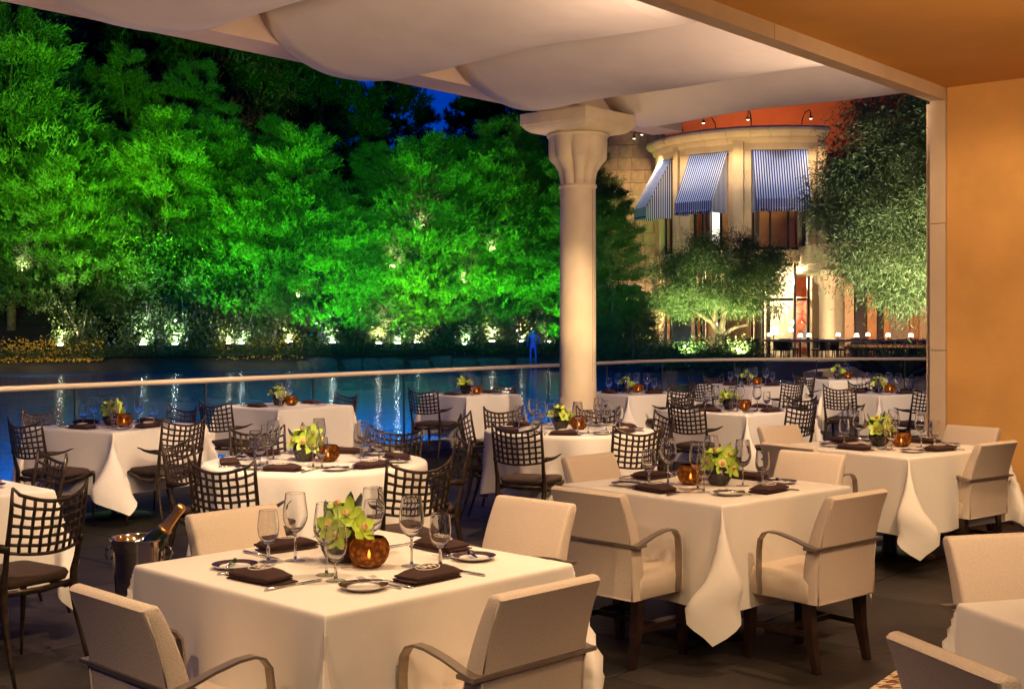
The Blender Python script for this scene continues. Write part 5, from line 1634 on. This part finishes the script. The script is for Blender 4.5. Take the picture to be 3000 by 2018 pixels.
def make_lamp_table():
    t = thing('patio_table', '', 'table')
    MB().lathe([(.5, .70), (.5, .74), (0, .74)], 24, cap0=True).build('top', 'china', t)
    MB().lathe([(.25, 0), (.25, .02), (.04, .05), (.04, .71)], 12, cap0=True).build('pedestal', 'winframe', t)
    return t
PT = Proto(make_lamp_table)
def make_small_lamp():
    t = thing('small_table_lamp', '', 'lamp')
    MB().lathe([(.12, 0), (.12, .015), (.018, .03), (.018, .24)], 10, cap0=True).build('stand', 'winframe', t)
    MB().lathe([(.15, .22), (.11, .42), (.10, .42), (.14, .22)], 14).build('shade', 'shade', t)
    return t
SLP = Proto(make_small_lamp)
def make_tub_chair():
    t = thing('wicker_chair', '', 'chair')
    MB().lathe([(.33, .36), (.34, .42), (.2, .45), (0, .45)], 20, cap0=True).build('seat', 'darkwicker', t)
    MB().lathe([(.33, .36), (.36, .80), (.32, .80), (.29, .40)], 18, a0=R(20), a1=R(200)).build('backrest', 'darkwicker', t)
    for a in (45, 135, 225, 315):
        MB().tube([(.24 * cos(R(a)), .24 * sin(R(a)), .37), (.27 * cos(R(a)), .27 * sin(R(a)), 0)], .02, 6).build('leg', 'darkwicker', t)
    return t
TUB = Proto(make_tub_chair)
for px, Y in [(1752, 53.5), (1822, 50.0), (1842, 51.3), (1908, 54), (1950, 50.4), (1976, 55.5), (2022, 52.2), (2074, 50.6)]:
    x = pxX(px, Y)
    PT.put('white-topped patio table with a lit lamp below the balcony', (x, Y, .24), 0, 'patio tables')
    SLP.put('small lit lamp on a patio table below the balcony', (x, Y, .98), 0, 'patio table lamps', .72)
    for s in (-1, 1):
        TUB.put('dark tub chair at a lamp-lit patio table', (x + s * .75, Y - .1, .24), random.uniform(0, 6), 'dark patio chairs')
for px, Y in [(1830, 50), (1948, 50), (2028, 50.5)]:
    point((pxX(px, Y), Y - .1, 1.75), 45, (1, .75, .45), .12)
# planters and spiky plants on the lower patio
def make_spiky():
    t = thing('spiky_plant', '', 'plant')
    rng = np.random.default_rng(4); N = 90
    a = rng.random(N) * 2 * pi; up = rng.uniform(.5, 1.6, N)
    d = np.stack([np.cos(a), np.sin(a), up], 1); d /= np.linalg.norm(d, axis=1, keepdims=True)
    v, f = tri_cloud(np.zeros((N, 3)) + np.array([0, 0, .45]) + d * .05, d * rng.uniform(.6, 1.1, (N, 1)) + np.array([0, 0, .4]), rng.uniform(.015, .03, N), rng)
    obj('leaves', np_mesh('leaves', v, f, 'hedge'), t)
    MB().lathe([(.18, 0), (.25, .45), (.23, .46), (.21, .42), (0, .42)], 18, cap0=True).build('pot', 'column', t, True, 40)
    return t
SPK = Proto(make_spiky)
for px, Y in [(2065, 40), (2105, 38.5), (2010, 30), (2050, 28), (2090, 29), (2110, 31), (1975, 31)]:
    SPK.put('potted spiky plant on the patio beyond the glass railing', (pxX(px, Y), Y, -.12 if Y < 41 else .24), random.uniform(0, 6), 'spiky plants beyond the railing', 1.15)
pw = MB()
P = [(8.0, 33.5), (8.9, 35.6), (10.4, 37.9), (13, 38.9), (20, 39.2)]
for a, c in zip(P[:-1], P[1:]):
    a, c = Vector((*a, 0)), Vector((*c, 0)); d = c - a
    pw.box((a + c) / 2 + Vector((0, 0, .1)), (d.length + .1, .4, .5), Matrix.Rotation(math.atan2(d.y, d.x), 3, 'Z'))
pwo = pw.build('planter_wall', 'baystone'); tag(pwo, 'low curving pale stone planter wall on the lower patio', 'wall'); pwo['kind'] = 'structure'
spot((9.0, 33.0, 2.2), (10.4, 38, .1), 260, (1, .75, .45), 110, .8, .1)
